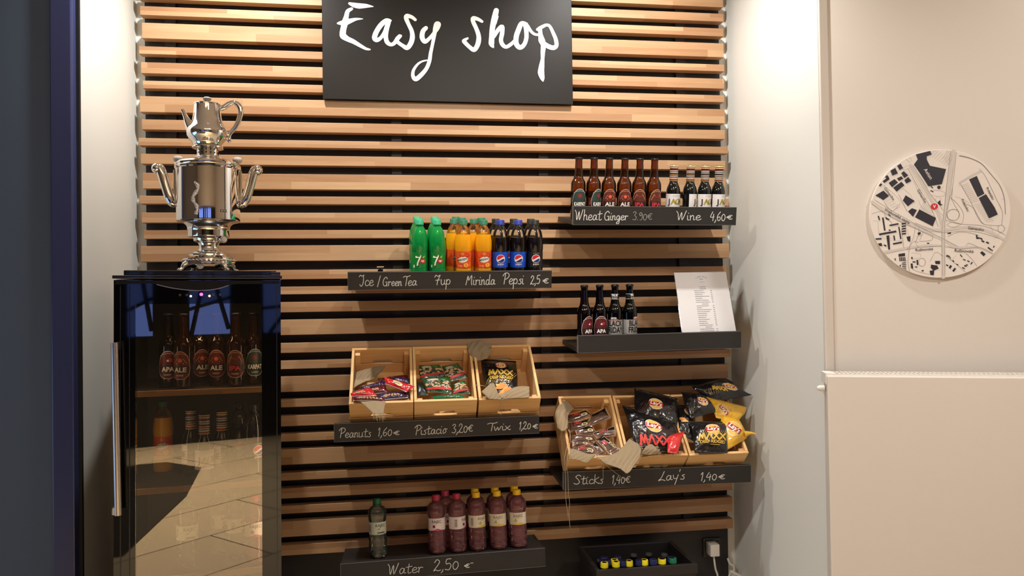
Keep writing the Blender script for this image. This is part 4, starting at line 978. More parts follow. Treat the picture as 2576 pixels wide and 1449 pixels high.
for s_ in (-1, 1):                          # swept side handles ending in knobs
    pts = [(s_*SR(238), SZ(850)), (s_*SR(262), SZ(845)), (s_*SR(285), SZ(800)), (s_*SR(318), SZ(700)), (s_*SR(338), SZ(630)), (s_*SR(356), SZ(592)), (s_*SR(378), SZ(588))]
    b = MB(); b.tube([(x, -SR(10), z) for x, z in pts], [SR(20), SR(32), SR(38), SR(36), SR(38), SR(36), SR(34)], 14); b.ball((s_*SR(374), -SR(10), SZ(594)), SR(42), 14)
    b.tube([(s_*SR(236), -SR(10), SZ(610)), (s_*SR(246), -SR(10), SZ(620)), (s_*SR(246), -SR(10), SZ(820)), (s_*SR(238), -SR(10), SZ(840))], SR(11), 10)
    b.build('handle', M_chrome, sam, smooth=60)
    b = MB(); k0 = Matrix.Translation((s_*SR(222), 0, SZ(560))); b.lathe([(SR(12), 0), (SR(14), SR(12)), (SR(30), SR(26)), (SR(36), SR(46)), (SR(28), SR(62)), (SR(10), SR(66))], 20, mat('pale_knob', srgb=(216, 208, 198), rough=.25), k0, mod=lambda a, z: 1+.06*math.cos(8*a)); b.build('lid_knob', None, sam, smooth=50)
tx, ty = SR(112), -SR(92)
b = MB(); b.tube([(SR(70), -SR(60), SZ(1112)), (tx, ty, SZ(1112)), (tx+SR(10), ty-SR(12), SZ(1112))], [SR(18), SR(20), SR(24)], 14, smooth=2)
Mt = Matrix.Translation((tx+SR(8), ty-SR(10), SZ(1112))) @ Matrix.Rotation(R(35), 4, 'Z') @ Matrix.Rotation(R(90), 4, 'X')
b.lathe([(SR(26), 0), (SR(29), SR(10)), (SR(26), SR(22))], 24, M_chrome, Mt); tp = b.build('tap', None, sam, smooth=50)
b = MB(); b.lathe([(SR(20), SR(22)), (SR(19), SR(26))], 24, C_white, Mt); b.build('tap_button', C_white, tp)
bd = MB(); rr_ = SR(238)
for k in range(5):
    a0 = R(-90+31+k*2.6); 
    bd.add([((rr_+.0006)*math.cos(a0+da), (rr_+.0006)*math.sin(a0+da), SZ(915)+dz) for da, dz in ((-.018, -.004), (.018, -.004), (.018, .004), (-.018, .004))], [(0, 1, 2, 3)], C_black)
for k in range(4):
    a0 = R(-90+32+k*2.9); ff = lambda x, y, a0=a0: Vector(((rr_+.0010)*math.cos(a0+x/rr_), (rr_+.0010)*math.sin(a0+x/rr_), SZ(915)-.0025+y))
    add_text(bd, 'BEEM'[k], ff, 0, 0, .005, C_white)
bd.build('maker_plate', None, sam, smooth='keep')
# applied ornament on the front
b = MB(); oa = R(-90-14)
for k in range(26):
    t = k/25; a = oa+.10*math.sin(t*9)*(1-.4*t); z = SZ(720+t*215)
    b.ball(((rr_+.001)*math.cos(a), (rr_+.001)*math.sin(a), z), SR(9+6*math.sin(t*14)**2), 8)
b.build('ornament', M_chrome, sam, smooth=60)
# teapot rests on the chimney plate
TB = SB+Vector((-SR(3), 0, SZ(420)+.0006))
tea = thing('teapot', 'small steel teapot resting on top of the samovar', 'teapot', TB, (0, 0, R(4)))
def TZ(v): return (420-v)*kz
tp_ = [(104,420),(108,408),(112,400),(136,378),(152,350),(156,328),(150,305),(136,285),(122,262),(112,235),(106,205),(102,170),(100,128)]
b = MB(); b.lathe([(SR(r), TZ(v)) for r, v in tp_], 56, M_chrome); b.build('pot_body', M_chrome, tea, smooth=50)
b = MB(); b.lathe([(SR(103), TZ(128)), (SR(105), TZ(122)), (SR(102), TZ(117)), (SR(70), TZ(110)), (SR(24), TZ(106))], 48, M_chrome); lid = b.build('lid', M_chrome, tea, smooth=40)
b = MB(); b.lathe([(SR(10), TZ(107)), (SR(13), TZ(98)), (SR(28), TZ(86)), (SR(31), TZ(74)), (SR(20), TZ(66))], 20, mat('pale_knob'), mod=lambda a, z: 1+.08*math.cos(7*a)); b.build('lid_knob', None, lid, smooth=50)
b = MB(); b.tube([(-SR(118), 0, TZ(300)), (-SR(140), 0, TZ(262)), (-SR(160), 0, TZ(215)), (-SR(178), 0, TZ(175)), (-SR(188), 0, TZ(163))], [SR(46), SR(30), SR(20), SR(14), SR(13)], 16); b.build('spout', M_chrome, tea, smooth=60)
b = MB(); b.tube([(SR(98), 0, TZ(145)), (SR(125), 0, TZ(135)), (SR(165), 0, TZ(108)), (SR(205), 0, TZ(98)), (SR(240), 0, TZ(120)), (SR(252), 0, TZ(165)), (SR(238), 0, TZ(225)), (SR(208), 0, TZ(280)), (SR(172), 0, TZ(322)), (SR(158), 0, TZ(350)), (SR(164), 0, TZ(378)), (SR(172), 0, TZ(388))], [SR(13), SR(15), SR(13), SR(13), SR(14), SR(14), SR(13), SR(12), SR(12), SR(13), SR(12), SR(8)], 12, flat=1.5); b.build('pot_handle', M_chrome, tea, smooth=60)
# ================================================================ radiator
rp = WR @ Vector((0, -.125, 0))
c0 = on_plane(2081, 944, rp, WRn); lc = WR.inverted() @ c0
RL = 1.5; rz1 = c0.z; rz0 = .16
rad = thing('radiator', 'white flat-fronted panel radiator with slotted top grille on the beige wall', 'radiator', WR @ Vector((lc.x, 0, rz0)), (0, 0, PANEL_ROT))
M_rad = mat('radiator_enamel', srgb=(224, 215, 205), rough=.45)
hh = rz1-rz0
b = MB(); b.box(0, RL, -.125, -.110, 0, hh-.002); b.build('front_panel', M_rad, rad, bevel=.004)
b = MB(); b.box(.004, RL, -.1095, -.035, .01, hh-.012); b.build('core', M_rad, rad)
b = MB(); x = .028
for yy in (-.110, -.0725, -.036): b.box(.006, RL, yy-.003, yy+.003, hh-.004, hh+.004)
while x < RL: b.box(x, x+.0040, -.112, -.034, hh+.0015, hh+.0032); x += .0135
b.box(-.003, .026, -.114, -.030, hh-.030, hh+.005)
b.build('top_grille', mat('grille_enamel', srgb=(236, 230, 222), rough=.45), rad)['label'] = 'slotted white top grille'
b = MB(); b.box(.027, RL, -.1065, -.0392, hh-.0118, hh+.0006); b.build('slot_shade_sheet', C_black, rad)  # black sheet just under the bars, painting in the shade of the slots
b = MB(); b.tube([(-.001, -.072, hh-.048), (-.014, -.072, hh-.048), (-.024, -.072, hh-.048)], [.010, .010, .006], 14, smooth=1); b.tube([(-.006, -.072, hh-.048), (-.006, -.072, hh-.066)], .005, 8, smooth=1); b.build('bleed_valve', mat('white_plastic', srgb=(240, 236, 228), rough=.4), rad, smooth=40)
for x in (.3, 1.2):
    b = MB(); b.box(x-.02, x+.02, -.0348, -.0005, .1, hh-.1); b.build('wall_bracket', M_rad, rad)
# ================================================================ round town map
DP = WR @ Vector((0, -.014, 0))
mc = on_plane(2362, 537.5, DP, WRn); me_ = on_plane(2541, 537.5, DP, WRn); mt_ = on_plane(2362, 378, DP, WRn); mb_ = on_plane(2362, 698, DP, WRn); ml_ = on_plane(2184, 537.5, DP, WRn)
mr = ((me_-ml_).length/2+(mt_-mb_).length/2)/2
mlc = WR.inverted() @ mc
mp_ = thing('map_disc', 'round white town map disc with black buildings on the beige wall', 'map', WR @ Vector((mlc.x, -.014, mlc.z)), (0, 0, PANEL_ROT))
MMi = (Matrix.Translation(mp_.location) @ Matrix.Rotation(PANEL_ROT, 4, 'Z')).inverted()
M_map = mat('map_board', srgb=(226, 217, 208), rough=.5)
b = MB(); b.lathe([(mr, -.0135), (mr, -.001), (mr-.001, 0)], 96, M_map, Matrix.Rotation(R(90), 4, 'X')); b.build('disc', M_map, mp_, smooth=30)
_rx, _ry = 700.0, 628.0
def mapf(e):
    def fn(x, y): return Vector(((x-800)/_rx*mr, -e, (733-y)/_ry*mr))
    return fn
def clip(pts):
    o = []
    for p in pts:
        u, v = (p[0]-800)/_rx, (p[1]-733)/_ry; l = math.hypot(u, v)
        k = min(1, .992/l) if l > 0 else 1
        o.append((800+u*k*_rx, 733+v*k*_ry)+tuple(p[2:]))
    return o
M_road = mat('map_road_grey', srgb=(176, 168, 162)); M_road2 = mat('map_road_light', srgb=(205, 197, 189)); M_ln = mat('map_line', srgb=(136, 127, 121)); M_bld = mat('map_building', srgb=(38, 36, 46)); M_lbl = mat('map_text', srgb=(60, 56, 58))
b = MB()
for pts, wd in (([(960,110),(930,300),(890,560),(860,740),(840,900),(835,1100),(830,1355)], 34), ([(110,590),(260,690),(430,790),(560,850),(700,930),(830,985),(960,1060)], 26), ([(530,250),(620,400),(700,540),(760,660),(810,780),(830,880)], 30), ([(560,830),(700,880),(850,895),(1000,880),(1150,880),(1300,930),(1420,1000)], 26), ([(220,1105),(400,1070),(540,1050),(700,1040),(840,1050),(1000,1070),(1180,1075),(1310,1130)], 18), ([(1010,440),(1140,370),(1210,340)], 20)):
    b.ribbon(clip([(x, y, wd) for x, y in pts]), mapf(.0003+wd*.00001), M_road2)
for pts in ([(930,120),(880,480),(845,760),(825,900),(820,1340)], [(990,120),(940,480),(900,620),(865,760),(850,900),(845,1340)], [(110,610),(250,710),(430,810),(560,870),(740,950)], [(150,570),(330,690),(460,765),(600,850),(760,940),(980,1060)], [(500,280),(590,450),(680,600),(740,720),(790,860)], [(550,250),(640,400),(720,540),(800,640),(840,700)],
            [(560,815),(680,870),(830,920),(1040,910),(1200,930),(1380,990)], [(870,800),(1000,840),(1200,860),(1350,910),(1440,960)], [(240,1120),(420,1085),(600,1060),(820,1050)], [(880,1060),(1010,1085),(1190,1075),(1320,1140)], [(920,580),(960,660),(1000,740),(970,800),(900,790),(880,740),(920,700),(980,700)], [(920,580),(990,650),(1040,740),(1020,840),(930,870),(880,840),(940,820),(1010,840)],
            [(1040,640),(1130,680),(1180,780),(1240,850),(1390,870)], [(940,480),(930,580)], [(1210,330),(1260,380),(1360,600),(1420,740),(1410,860)], [(1020,450),(1100,600),(1200,800),(1240,850)], [(560,860),(540,960),(500,1050),(480,1200),(490,1300)], [(600,860),(580,960),(560,1010),(590,1060)], [(600,1000),(720,990),(730,950)], [(640,910),(600,990)], [(880,960),(990,920),(1100,930),(1190,960)], [(860,1150),(960,1230),(1050,1310)], [(1060,1130),(1110,1180),(1160,1250)], [(700,1200),(760,1110),(830,1150)], [(500,1250),(560,1290),(690,1325)], [(380,1250),(470,1180)], [(120,710),(240,690),(260,760),(310,790),(330,840)], [(400,530),(440,610),(480,700)], [(250,600),(330,690),(410,620)], [(1060,1060),(1090,1030),(1180,1070)], [(420,880),(440,1060)], [(470,1080),(540,1000),(590,1010)]):
    b.ribbon(clip([(x, y, 2.7) for x, y in pts]), mapf(.0008), M_ln)
for pts in ([(945,115),(905,480),(870,760)], [(975,118),(925,480),(885,700)], [(120,580),(300,700),(440,780),(580,840)], [(515,270),(600,430),(690,580)], [(535,258),(625,410),(710,560)], [(570,845),(700,905),(830,905),(1000,895)], [(600,590),(620,650),(700,720),(770,770)], [(700,520),(760,500),(850,520),(860,560),(790,560)], [(720,540),(800,570),(830,600)], [(780,560),(760,620)], [(820,500),(850,470)], [(770,700),(830,740),(850,780)], [(150,560),(240,480),(260,430)], [(240,430),(330,500),(420,600),(480,690)], [(260,380),(420,280),(520,240)], [(420,250),(500,330),(560,420),(600,520)], [(330,840),(440,830)], [(180,800),(190,900)], [(130,780),(200,790)], [(180,900),(240,960),(330,960)], [(310,980),(440,990)], [(480,880),(500,980)], [(560,870),(640,920),(560,960)], [(960,570),(1040,600),(1100,640)], [(1140,370),(1020,440),(1010,470)], [(1240,330),(1200,310)], [(1410,610),(1450,620)], [(1300,860),(1330,940)], [(1330,1000),(1450,890)], [(520,1110),(600,1120),(600,1160),(520,1170)], [(870,1130),(900,1190),(960,1150)], [(470,290),(560,250),(610,190)], [(680,170),(720,260),(760,290)], [(600,330),(690,470)], [(590,330),(680,470)], [(440,470),(520,540),(560,620)], [(500,120),(540,200)], [(470,160),(520,220)]):
    b.ribbon(clip([(x, y, 2.0) for x, y in pts]), mapf(.00065), M_road, smooth=3)
ring(b, mapf(.0008), 940, 750, 62, 55, 3, M_ln); ring(b, mapf(.0008), 1405, 900, 32, 36, 3, M_ln); ring(b, mapf(.0008), 620, 1205, 34, 40, 3, M_ln)
for (x0, y0), (x1, y1), n, (dx, dy) in (((700,150),(880,270),9,(60,-60)), ((1020,470),(1120,640),12,(75,-20)), ((1150,660),(1260,830),12,(75,-15)), ((600,690),(720,730),8,(50,-70)), ((260,600),(350,680),5,(60,-30)), ((850,200),(900,260),5,(50,-90))):
    for k in range(n):
        t = k/(n-1); x, y = x0+(x1-x0)*t, y0+(y1-y0)*t
        b.ribbon(clip([(x, y, 3), (x+dx, y+dy, 3)]), mapf(.0007), M_road, smooth=1)
b.ribbon(clip([(1015,175,9),(1120,205,7),(1230,265,7),(1330,385,6),(1400,480,6),(1440,600,6),(1450,760,5)]), mapf(.0008), M_ln)
b.build('roads', None, mp_, smooth='keep')
b = MB()
for pl in ([(580,140),(725,108),(740,150),(690,165),(690,200),(720,260),(880,300),(835,445),(700,460),(620,330),(560,240),(600,190)], [(1105,410),(1180,380),(1250,555),(1185,585)], [(1195,595),(1265,560),(1345,690),(1375,760),(1290,795)], [(160,530),(245,485),(300,540),(240,580),(215,560)], [(440,590),(470,540),(560,600),(490,650)], [(490,700),(530,670),(580,690),(540,755)], [(560,760),(605,685),(770,775),(735,855),(690,830)],
           [(300,410),(360,375),(395,410),(335,455)], [(345,460),(430,405),(460,440),(380,500)], [(320,290),(370,265),(395,320),(340,340)], [(390,245),(425,225),(450,270),(415,290)], [(430,320),(455,300),(500,345),(460,370)], [(460,390),(500,360),(530,400),(480,425)], [(385,370),(430,350),(450,375),(405,395)], [(240,390),(300,350),(310,375),(255,410)], [(265,350),(285,330),(300,350),(280,370)], [(200,430),(220,410),(235,425),(210,445)], [(790,620),(815,600),(820,640),(840,645),(820,655),(795,640)],
           [(135,962),(215,955),(215,970),(138,978)], [(163,1015),(215,1005),(222,1035),(175,1042)], [(190,910),(365,885),(370,902),(193,928)], [(298,826),(390,812),(392,826),(300,840)], [(330,1010),(420,995),(425,1010),(332,1025)], [(225,755),(240,750),(258,880),(243,885)], [(265,935),(295,930),(300,1070),(282,1072)], [(335,935),(348,932),(355,980),(342,985)], [(388,850),(400,848),(418,970),(405,972)], [(385,1118),(450,1110),(450,1140),(385,1145)], [(470,950),(510,945),(505,1000),(480,990)],
           [(565,1180),(580,1180),(582,1230),(568,1232)], [(505,1215),(525,1215),(530,1265),(510,1260)], [(710,1230),(770,1240),(785,1270),(735,1290),(705,1260)], [(750,1195),(800,1195),(800,1225),(755,1225)], [(695,1290),(740,1285),(735,1335),(700,1330)], [(1195,1125),(1215,1110),(1250,1140),(1230,1160)], [(1158,950),(1172,950),(1175,975),(1195,975),(1195,990),(1162,990)], [(880,925),(915,918),(915,932),(882,935)], [(885,1265),(900,1235),(918,1250),(900,1275)], [(918,1295),(942,1265),(958,1275),(935,1305)], [(580,915),(610,905),(615,925),(590,940)]):
    polyfan(b, mapf(.0010), clip(pl), M_bld)
rr = random.Random(5)
for k in range(5): polyfan(b, mapf(.0010), clip([(422, 815+k*25), (465, 810+k*25), (467, 824+k*25), (424, 829+k*25)]), M_bld)
for k in range(5): polyfan(b, mapf(.0010), clip([(420, 1205+k*17), (460, 1203+k*17), (460, 1211+k*17), (420, 1213+k*17)]), M_bld)
for k in range(4): polyfan(b, mapf(.0010), clip([(392+k*17, 1150), (402+k*17, 1150), (404+k*17, 1190), (394+k*17, 1190)]), M_bld)
for x, y, a in ((1210,990,.6),(1225,1015,.5),(1270,1030,.5),(1330,1070,-1),(1285,1085,.6),(1305,1100,.4),(1080,1205,.5),(1110,1225,-.9),(1065,1240,.5),(1050,1250,.4),(1030,1270,.5),(1010,1150,.9),(1040,1190,.4),(930,1200,.9),(970,1235,.4),(880,1150,.3),(190,745,1.2),(195,765,1.2),(270,760,1),(285,770,.4),(300,730,.8),(350,1170,1.4),(290,1175,1.3),(262,1150,.4),(400,1235,1.5),(560,1250,.1),(540,1200,.1),(685,1020,0),(735,470,.8),(735,510,.5),(250,1030,.5),(300,880,.1),(870,1240,.5),(900,1165,.7),(520,1160,1.5),(625,1288,0)):
    c, s_ = math.cos(a), math.sin(a); l, w2 = rr.uniform(9, 17), rr.uniform(4, 7)
    polyfan(b, mapf(.0010), clip([(x+u*l*c-v*w2*s_, y+u*l*s_+v*w2*c) for u, v in ((-1, -1), (1, -1), (1, 1), (-1, 1))]), M_bld)
disc(b, mapf(.0010), 805, 475, 17, 17, M_bld)
b.build('buildings', M_bld, mp_, smooth='keep')
for st, x, y, hgt, a, mt in (('Galvaniho', 305, 520, 33, 54, M_lbl), ('Galvaniho', 632, 555, 33, 60, M_lbl), ('Vrakunská cesta', 380, 742, 38, 30, M_lbl), ('Galvaniho', 1160, 893, 34, 9, M_lbl), ('Ružinovská', 645, 1080, 34, -3, M_lbl), ('Ružinovská', 1040, 1105, 36, 4, M_lbl), ('Príletisku', 1060, 660, 31, 63, M_lbl), ('Príletisku', 1306, 556, 31, 63, M_lbl), ('Avion', 700, 338, 44, 58, mat('map_text_light', srgb=(232, 226, 220)))):
    ca, sa = math.cos(R(a)), math.sin(R(a)); base = mapf(.0013)
    fn = lambda u, v, x=x, y=y, ca=ca, sa=sa: base(x+u*ca+v*sa, y+u*sa-v*ca)
    b = MB(); add_text(b, st, fn, 0, -hgt*.36, hgt*.80, mt, bold=.006)
    b.build('street_name', None, mp_, smooth='keep')
b = MB(); disc(b, mapf(.0014), 755, 661, 36, 30, C_red); add_text(b, 'V', lambda u, v: mapf(.0018)(755+u, 661-v), 0, -15, 30, C_white, bold=.03); b.build('red_marker', None, mp_, smooth='keep')['label'] = 'red dot marker with white letter V'
# ================================================================ socket, plug and cables
oc = at(1790, 1376, .054)
so = thing('wall_socket', 'dark wall socket on the black backing, bottom right', 'socket', oc)
b = MB(); b.box(-.041, .041, -.010, .0005, -.041, .041); b.build('frame', mat('dark_socket_plastic', srgb=(52, 48, 46), rough=.4), so, bevel=.005)
b = MB(); b.box(-.028, .028, -.0135, -.0105, -.028, .028); b.build('insert', mat('dark_socket_plastic'), so, bevel=.003)
pc = at(1794, 1382, .010)
pl = thing('plug_adapter', 'small white plug adapter in the dark socket with hanging cable', 'charger', pc)
b = MB(); b.box(-.020, .020, -.022, .0295, -.024, .026); b.build('body', mat('white_plastic'), pl, bevel=.003)
cbl = [at(x, y, .004) for x, y in ((1795, 1398), (1797, 1412), (1800, 1432), (1806, 1460))]+[Vector((1.30, .0, .06))]
b = MB(); b.tube([p-pc for p in cbl], .0042, 10); b.build('cable', mat('white_plastic'), pl, smooth=60)
b = MB(); b.tube([at(x, y, .03) for x, y in ((1831, 1405), (1836, 1418), (1845, 1424), (1846, 1434), (1838, 1440), (1834, 1449))], .0045, 10); b.tube([at(x, y, .0) for x, y in ((1836, 1436), (1850, 1443), (1872, 1455), (1890, 1475))], .006, 10)
tag(b.build('white_cable', mat('white_plastic'), smooth=60), 'white cable lying in the corner by the white wall', 'cable')
# ================================================================ drinks crate on the floor
cfl, cfr = at(1503, 1436, -.31), at(1750, 1416, -.31); crl, crr = at(1460, 1380, -.04), at(1687, 1364, -.04)
cz = (cfl.z+cfr.z)/2; czr = (crl.z+crr.z)/2
cx0, cx1 = cfl.x, cfr.x; CY0, CY1 = -.31, -.035
dc = thing('drinks_crate', 'black plastic drinks crate under the lowest slats, full of bottles', 'crate', ((cx0+cx1)/2, CY0, 0))
M_crate = mat('black_crate_plastic', srgb=(34, 31, 31), rough=.45)
hw = (cx1-cx0)/2; dd = CY1-CY0; zb_ = .0
b = MB(); tk = .010
for (x0, x1, y0, y1) in ((-hw, hw, 0, tk), (-hw, hw, dd-tk, dd), (-hw, -hw+tk, tk, dd-tk), (hw-tk, hw, tk, dd-tk)): b.box(x0, x1, y0, y1, 0, cz)
b.box(-hw+tk, hw-tk, tk, dd-tk, .0, .012)
b.build('shell', M_crate, dc, bevel=.002)
b = MB(); b.box(-hw-.006, hw+.006, -.006, .0, cz-.035, cz); b.box(-hw-.006, -hw, 0, dd, cz-.035, cz); b.box(hw, hw+.006, 0, dd, cz-.035, cz); b.box(-hw-.006, hw+.006, dd, dd+.006, cz-.035, cz); b.build('rim', M_crate, dc, bevel=.002)
G_cb = thin_glass('crate_bottle_plastic', (0.10, 0.10, 0.12), rough=.05, body=lin((30, 30, 36)), body_fac=.3)
def crate_bottle(capm, label, cat='bottle'):
    t = thing('drink_bottle', label, cat, group='bottles in the black crate')
    b = MB(); b.lathe([(.013, 0), (.0160, .004), (.0160, .15), (.0155, .175), (.013, .2), (.0115, .212)], 24, G_cb); b.build('body', G_cb, t, smooth=40)
    if capm: b = MB(); cap_ridged(b, .0140, .2095, .2280, capm, 36); b.lathe([(.0085, .2281), (.0085, .2283)], 20, C_black, cap0=False); b.build('cap', None, t, smooth=35)
    else: b = MB(); b.lathe([(.0105, .2125), (.0130, .213), (.0130, .220), (.0110, .2205), (.0105, .213)], 24, thin_glass('rim_glass', (.5, .5, .5), rough=.05, body=(.5, .5, .5), body_fac=.3), cap0=False, cap1=False); b.build('rim', None, t, smooth=40)
    return t
ZC = at(1515, 1413, -.275).z
M_yc = mat('lemon_cap', srgb=(232, 214, 26), rough=.4); M_bc = mat('navy_cap', srgb=(20, 28, 84), rough=.4); M_gc = mat('teal_cap', srgb=(20, 110, 80), rough=.4)
n_ = 0; cp = {}
WH = {'y': ('yellow-capped bottle in the black crate, ', M_yc), 'b': ('dark blue-capped bottle in the black crate, ', M_bc), 'g': ('green-capped bottle in the black crate, ', M_gc), 'e': ('open empty bottle in the black crate, ', None)}
for kd, px, py, d in (('y', 1515, 1413, 'front row, far left'), ('y', 1545.5, 1402, 'second row, nearly behind the second front cap'), ('y', 1557.5, 1417, 'front row, second from left'), ('y', 1586, 1409, 'middle of the crate, third yellow from left'), ('y', 1626, 1408, 'right of the middle, alone'), ('y', 1666, 1400, 'second row, third from the right edge'), ('y', 1680, 1414.5, 'front row, sunk low at the right'), ('g', 1702, 1407, 'front right corner'),
                      ('b', 1503, 1405, 'left edge'), ('b', 1528, 1403, 'beside the leftmost yellow cap'), ('b', 1568, 1405, 'between the second and third yellow caps'), ('b', 1607, 1403, 'between the two middle yellow caps'), ('b', 1646, 1404, 'left of the right-hand yellow caps'), ('b', 1687, 1396, 'behind the green cap'), ('b', 1554, 1394, 'third row, left part'), ('b', 1519, 1396, 'third row, far left'),
                      ('e', 1594, 1384, 'back row, left of three'), ('e', 1632, 1382, 'back row, middle of three'), ('e', 1671, 1383, 'back row, right of three'), ('e', 1483, 1399, 'back left corner')):
    d_ = ray(px, py+5); P_ = CAM+d_*((ZC-CAM.z)/d_.z)
    lb = WH[kd][0]+d
    if kd not in cp: o = cp[kd] = crate_bottle(WH[kd][1], lb)
    else: o = dup(cp[kd], label=lb)
    o.location = (min(max(P_.x, cx0+.034), cx1-.034), min(max(P_.y, CY0+.028), CY1-.034), ZC-.228)
# ================================================================ wooden crates leaning on the two lower shelves
M_pine = wood('pine_board', lin((206, 152, 92)), lin((240, 200, 142)), block=9.0, row=.08, rough=.5, grain=.45, blockvar=.9)
M_pineY = wood('pine_side_board', lin((206, 152, 92)), lin((240, 200, 142)), block=9.0, row=.08, rough=.5, axis='Y', grain=.45, blockvar=.9)
TILTS = {'L': R(40), 'R': R(46)}; CL, CH = .285, .135
def end_board(w, z0, z1, notch):
    """upper end board: grip cut into its lower edge"""
    a, c, d = w*.19, w*.135, .016
    return [(-w/2, z0), (-a, z0), (-c, z0+d), (c, z0+d), (a, z0), (w/2, z0), (w/2, z1), (-w/2, z1)] if notch else [(-w/2, z0), (w/2, z0), (w/2, z1), (-w/2, z1)]
def wood_crate(g, pl, pr, label, Yt=-.305):
    TILT = TILTS[g]
    a, c = at(*pl, Yt), at(*pr, Yt); w = (c-a).length; ft = (a+c)/2
    n = Vector((0, -math.sin(TILT), math.cos(TILT))); fb = ft-n*CH
    roll = math.atan2(a.z-c.z, c.x-a.x)
    t = thing('wooden_crate', label, 'crate', fb, (TILT, roll*.6, 0), 'small pine crates')
    th = .010
    for y in (0, CL-th):
        b = MB(); b.prism(end_board(w, .064, CH, True), th, M_pine, Matrix.Translation((0, y, 0))); b.build('end_board', None, t, bevel=.001)
        b = MB(); b.prism(end_board(w, .002, .059, False), th, M_pine, Matrix.Translation((0, y, 0))); b.build('end_board', None, t, bevel=.001)
    for s_ in (-1, 1):
        x0, x1 = sorted((s_*(w/2), s_*(w/2-th)))
        for z0, z1 in ((.002, .062), (.067, CH)):
            b = MB(); b.box(x0, x1, th+.0004, CL-th-.0004, z0, z1); b.build('side_board', M_pineY, t, bevel=.001)
        for y in (th+.0006, CL-th-.0186):
            x0, x1 = sorted((s_*(w/2-th-.0006), s_*(w/2-th-.0200)))
            b = MB(); b.box(x0, x1, y, y+.018, .012, CH-.012); b.build('corner_post', M_pine, t, bevel=.001)
    b = MB(); b.box(-w/2+th+.0006, w/2-th-.0006, th+.0006, CL-th-.0006, .002, .011); b.build('bottom_board', M_pineY, t)
    return t
wood_crate('L', (877, 1016), (1039.5, 1012), 'pine crate of red peanut packs, left on the peanut shelf')
wood_crate('L', (1042, 1011), (1201, 1005.5), 'pine crate of green nut bags, middle of its shelf')
wood_crate('L', (1205.5, 1006.5), (1361, 1001), 'pine crate with one black crisp bag, right on its shelf')
wood_crate('R', (1432, 1154), (1574, 1150), 'pine crate of clear stick packs, leftmost on the lower right shelf')
wood_crate('R', (1577, 1150), (1731, 1146), 'pine crate of black crisp bags, middle of the lower right shelf')
wood_crate('R', (1735, 1146), (1884, 1139), 'pine crate of black and yellow crisp bags, by the white wall')
GRP = {'L': (1008.0, 871.0), 'R': (1149.0, 986.0)}
def Yop(g, y, inset):
    y0, y1 = GRP[g]; return -.305+(.218 if g == 'L' else .198)*(y0-y)/(y0-y1)+inset*.9
class Sheet:
    """a pillow-shaped pack spanned by four pixel corners on the crate's opening"""
    def __init__(s, g, tl, tr, br, bl, thick, inset=.02, seed=0, seal=.9, crease=1.0):
        P3 = [at(p[0], p[1], Yop(g, p[1], (p[2] if len(p) > 2 else inset))) for p in (tl, tr, br, bl)]
        s.tl, s.tr, s.br, s.bl = P3; s.o = (s.bl+s.br)/2
        s.ex = ((s.tr-s.tl)+(s.br-s.bl))/2; s.ez = ((s.tl-s.bl)+(s.tr-s.br))/2
        s.w, s.h = s.ex.length, s.ez.length; s.n = s.ez.normalized().cross(s.ex.normalized()).normalized()
        if s.n.dot(CAM-s.o) < 0: s.n = -s.n
        s.t, s.seed, s.seal, s.cr = thick, seed, seal, crease
    def bulge(s, u, v):
        vv = min(1, abs(v)/s.seal); uu = min(1, abs(u))
        b = (1-uu**2.4)**.55*(1-vv**2.2)**.6
        k = s.seed
        wr = .10*math.sin(7*u+3*v+k)*math.sin(5*v-2*u+k*1.7)+.07*math.sin(13*u+k)*vv**2+.05*math.sin(17*v+4*u+k*2.1)*uu+.05*math.sin(23*u-9*v+k*.7)
        return s.t*(b*(1+.35*s.cr*wr)+.05*wr*s.cr*(b > 0))
    def base(s, u, v):
        a = (u+1)/2; c = (v+1)/2
        pin = 1-.05*s.cr*(1-v*v)*(abs(u) ** 2)*0
        p = (s.bl*(1-a)+s.br*a)*(1-c)+(s.tl*(1-a)+s.tr*a)*c
        e = .03*s.cr*math.sin(3.1*v+s.seed)*(u)*s.w*.5 if abs(u) > .8 else 0
        return p+s.ex.normalized()*e
    def at(s, u, v, e=0.0, back=False):
        b = s.bulge(u, v)
        return s.base(u, v)+s.n*((-b*.75) if back else b+e)-s.o
    def fn(s, e=.0010):
        """(x, y) in metres from the middle -> point on the front skin"""
        return lambda x, y: s.at(max(-1, min(1, 2*x/s.w)), max(-1, min(1, 2*y/s.h)), e)
    def mesh(s, mt, n=26, stripes=None):
        b = MB(); vs = []
        for back in (False, True):
            for j in range(n+1):
                for i in range(n+1): vs.append(s.at(-1+2*i/n, -1+2*j/n, 0, back))
        f1 = []; f2 = []; N_ = (n+1)**2
        for j in range(n):
            for i in range(n):
                q_ = (j*(n+1)+i, j*(n+1)+i+1, (j+1)*(n+1)+i+1, (j+1)*(n+1)+i)
                f1.append(q_); f2.append(tuple(N_+k for k in reversed(q_)))
        b.add(vs, f1+f2, mt)
        for j in range(n):                       # side walls close the rim
            for i in (0, n):
                q_ = (j*(n+1)+i, (j+1)*(n+1)+i, N_+(j+1)*(n+1)+i, N_+j*(n+1)+i); b.f.append(q_); b.m.append(0)
        return b
def finish(name, label, cat, S, mt, decal=None, group=None, dname='printing', n=26):
    t = thing(name, label, cat, S.o, group=group)
    b = S.mesh(mt, n); b.build('foil', None, t, smooth=70)
    if decal:
        d = MB(); decal(d, S)
        if d.v: d.build(dname, None, t, smooth='keep')
    return t
C_yel = P('logo_yellow', (240, 190, 90), rough=.35); C_gold = P('gold_print', (214, 172, 66), rough=.35); C_lred = P('logo_red', (176, 28, 34), rough=.35)
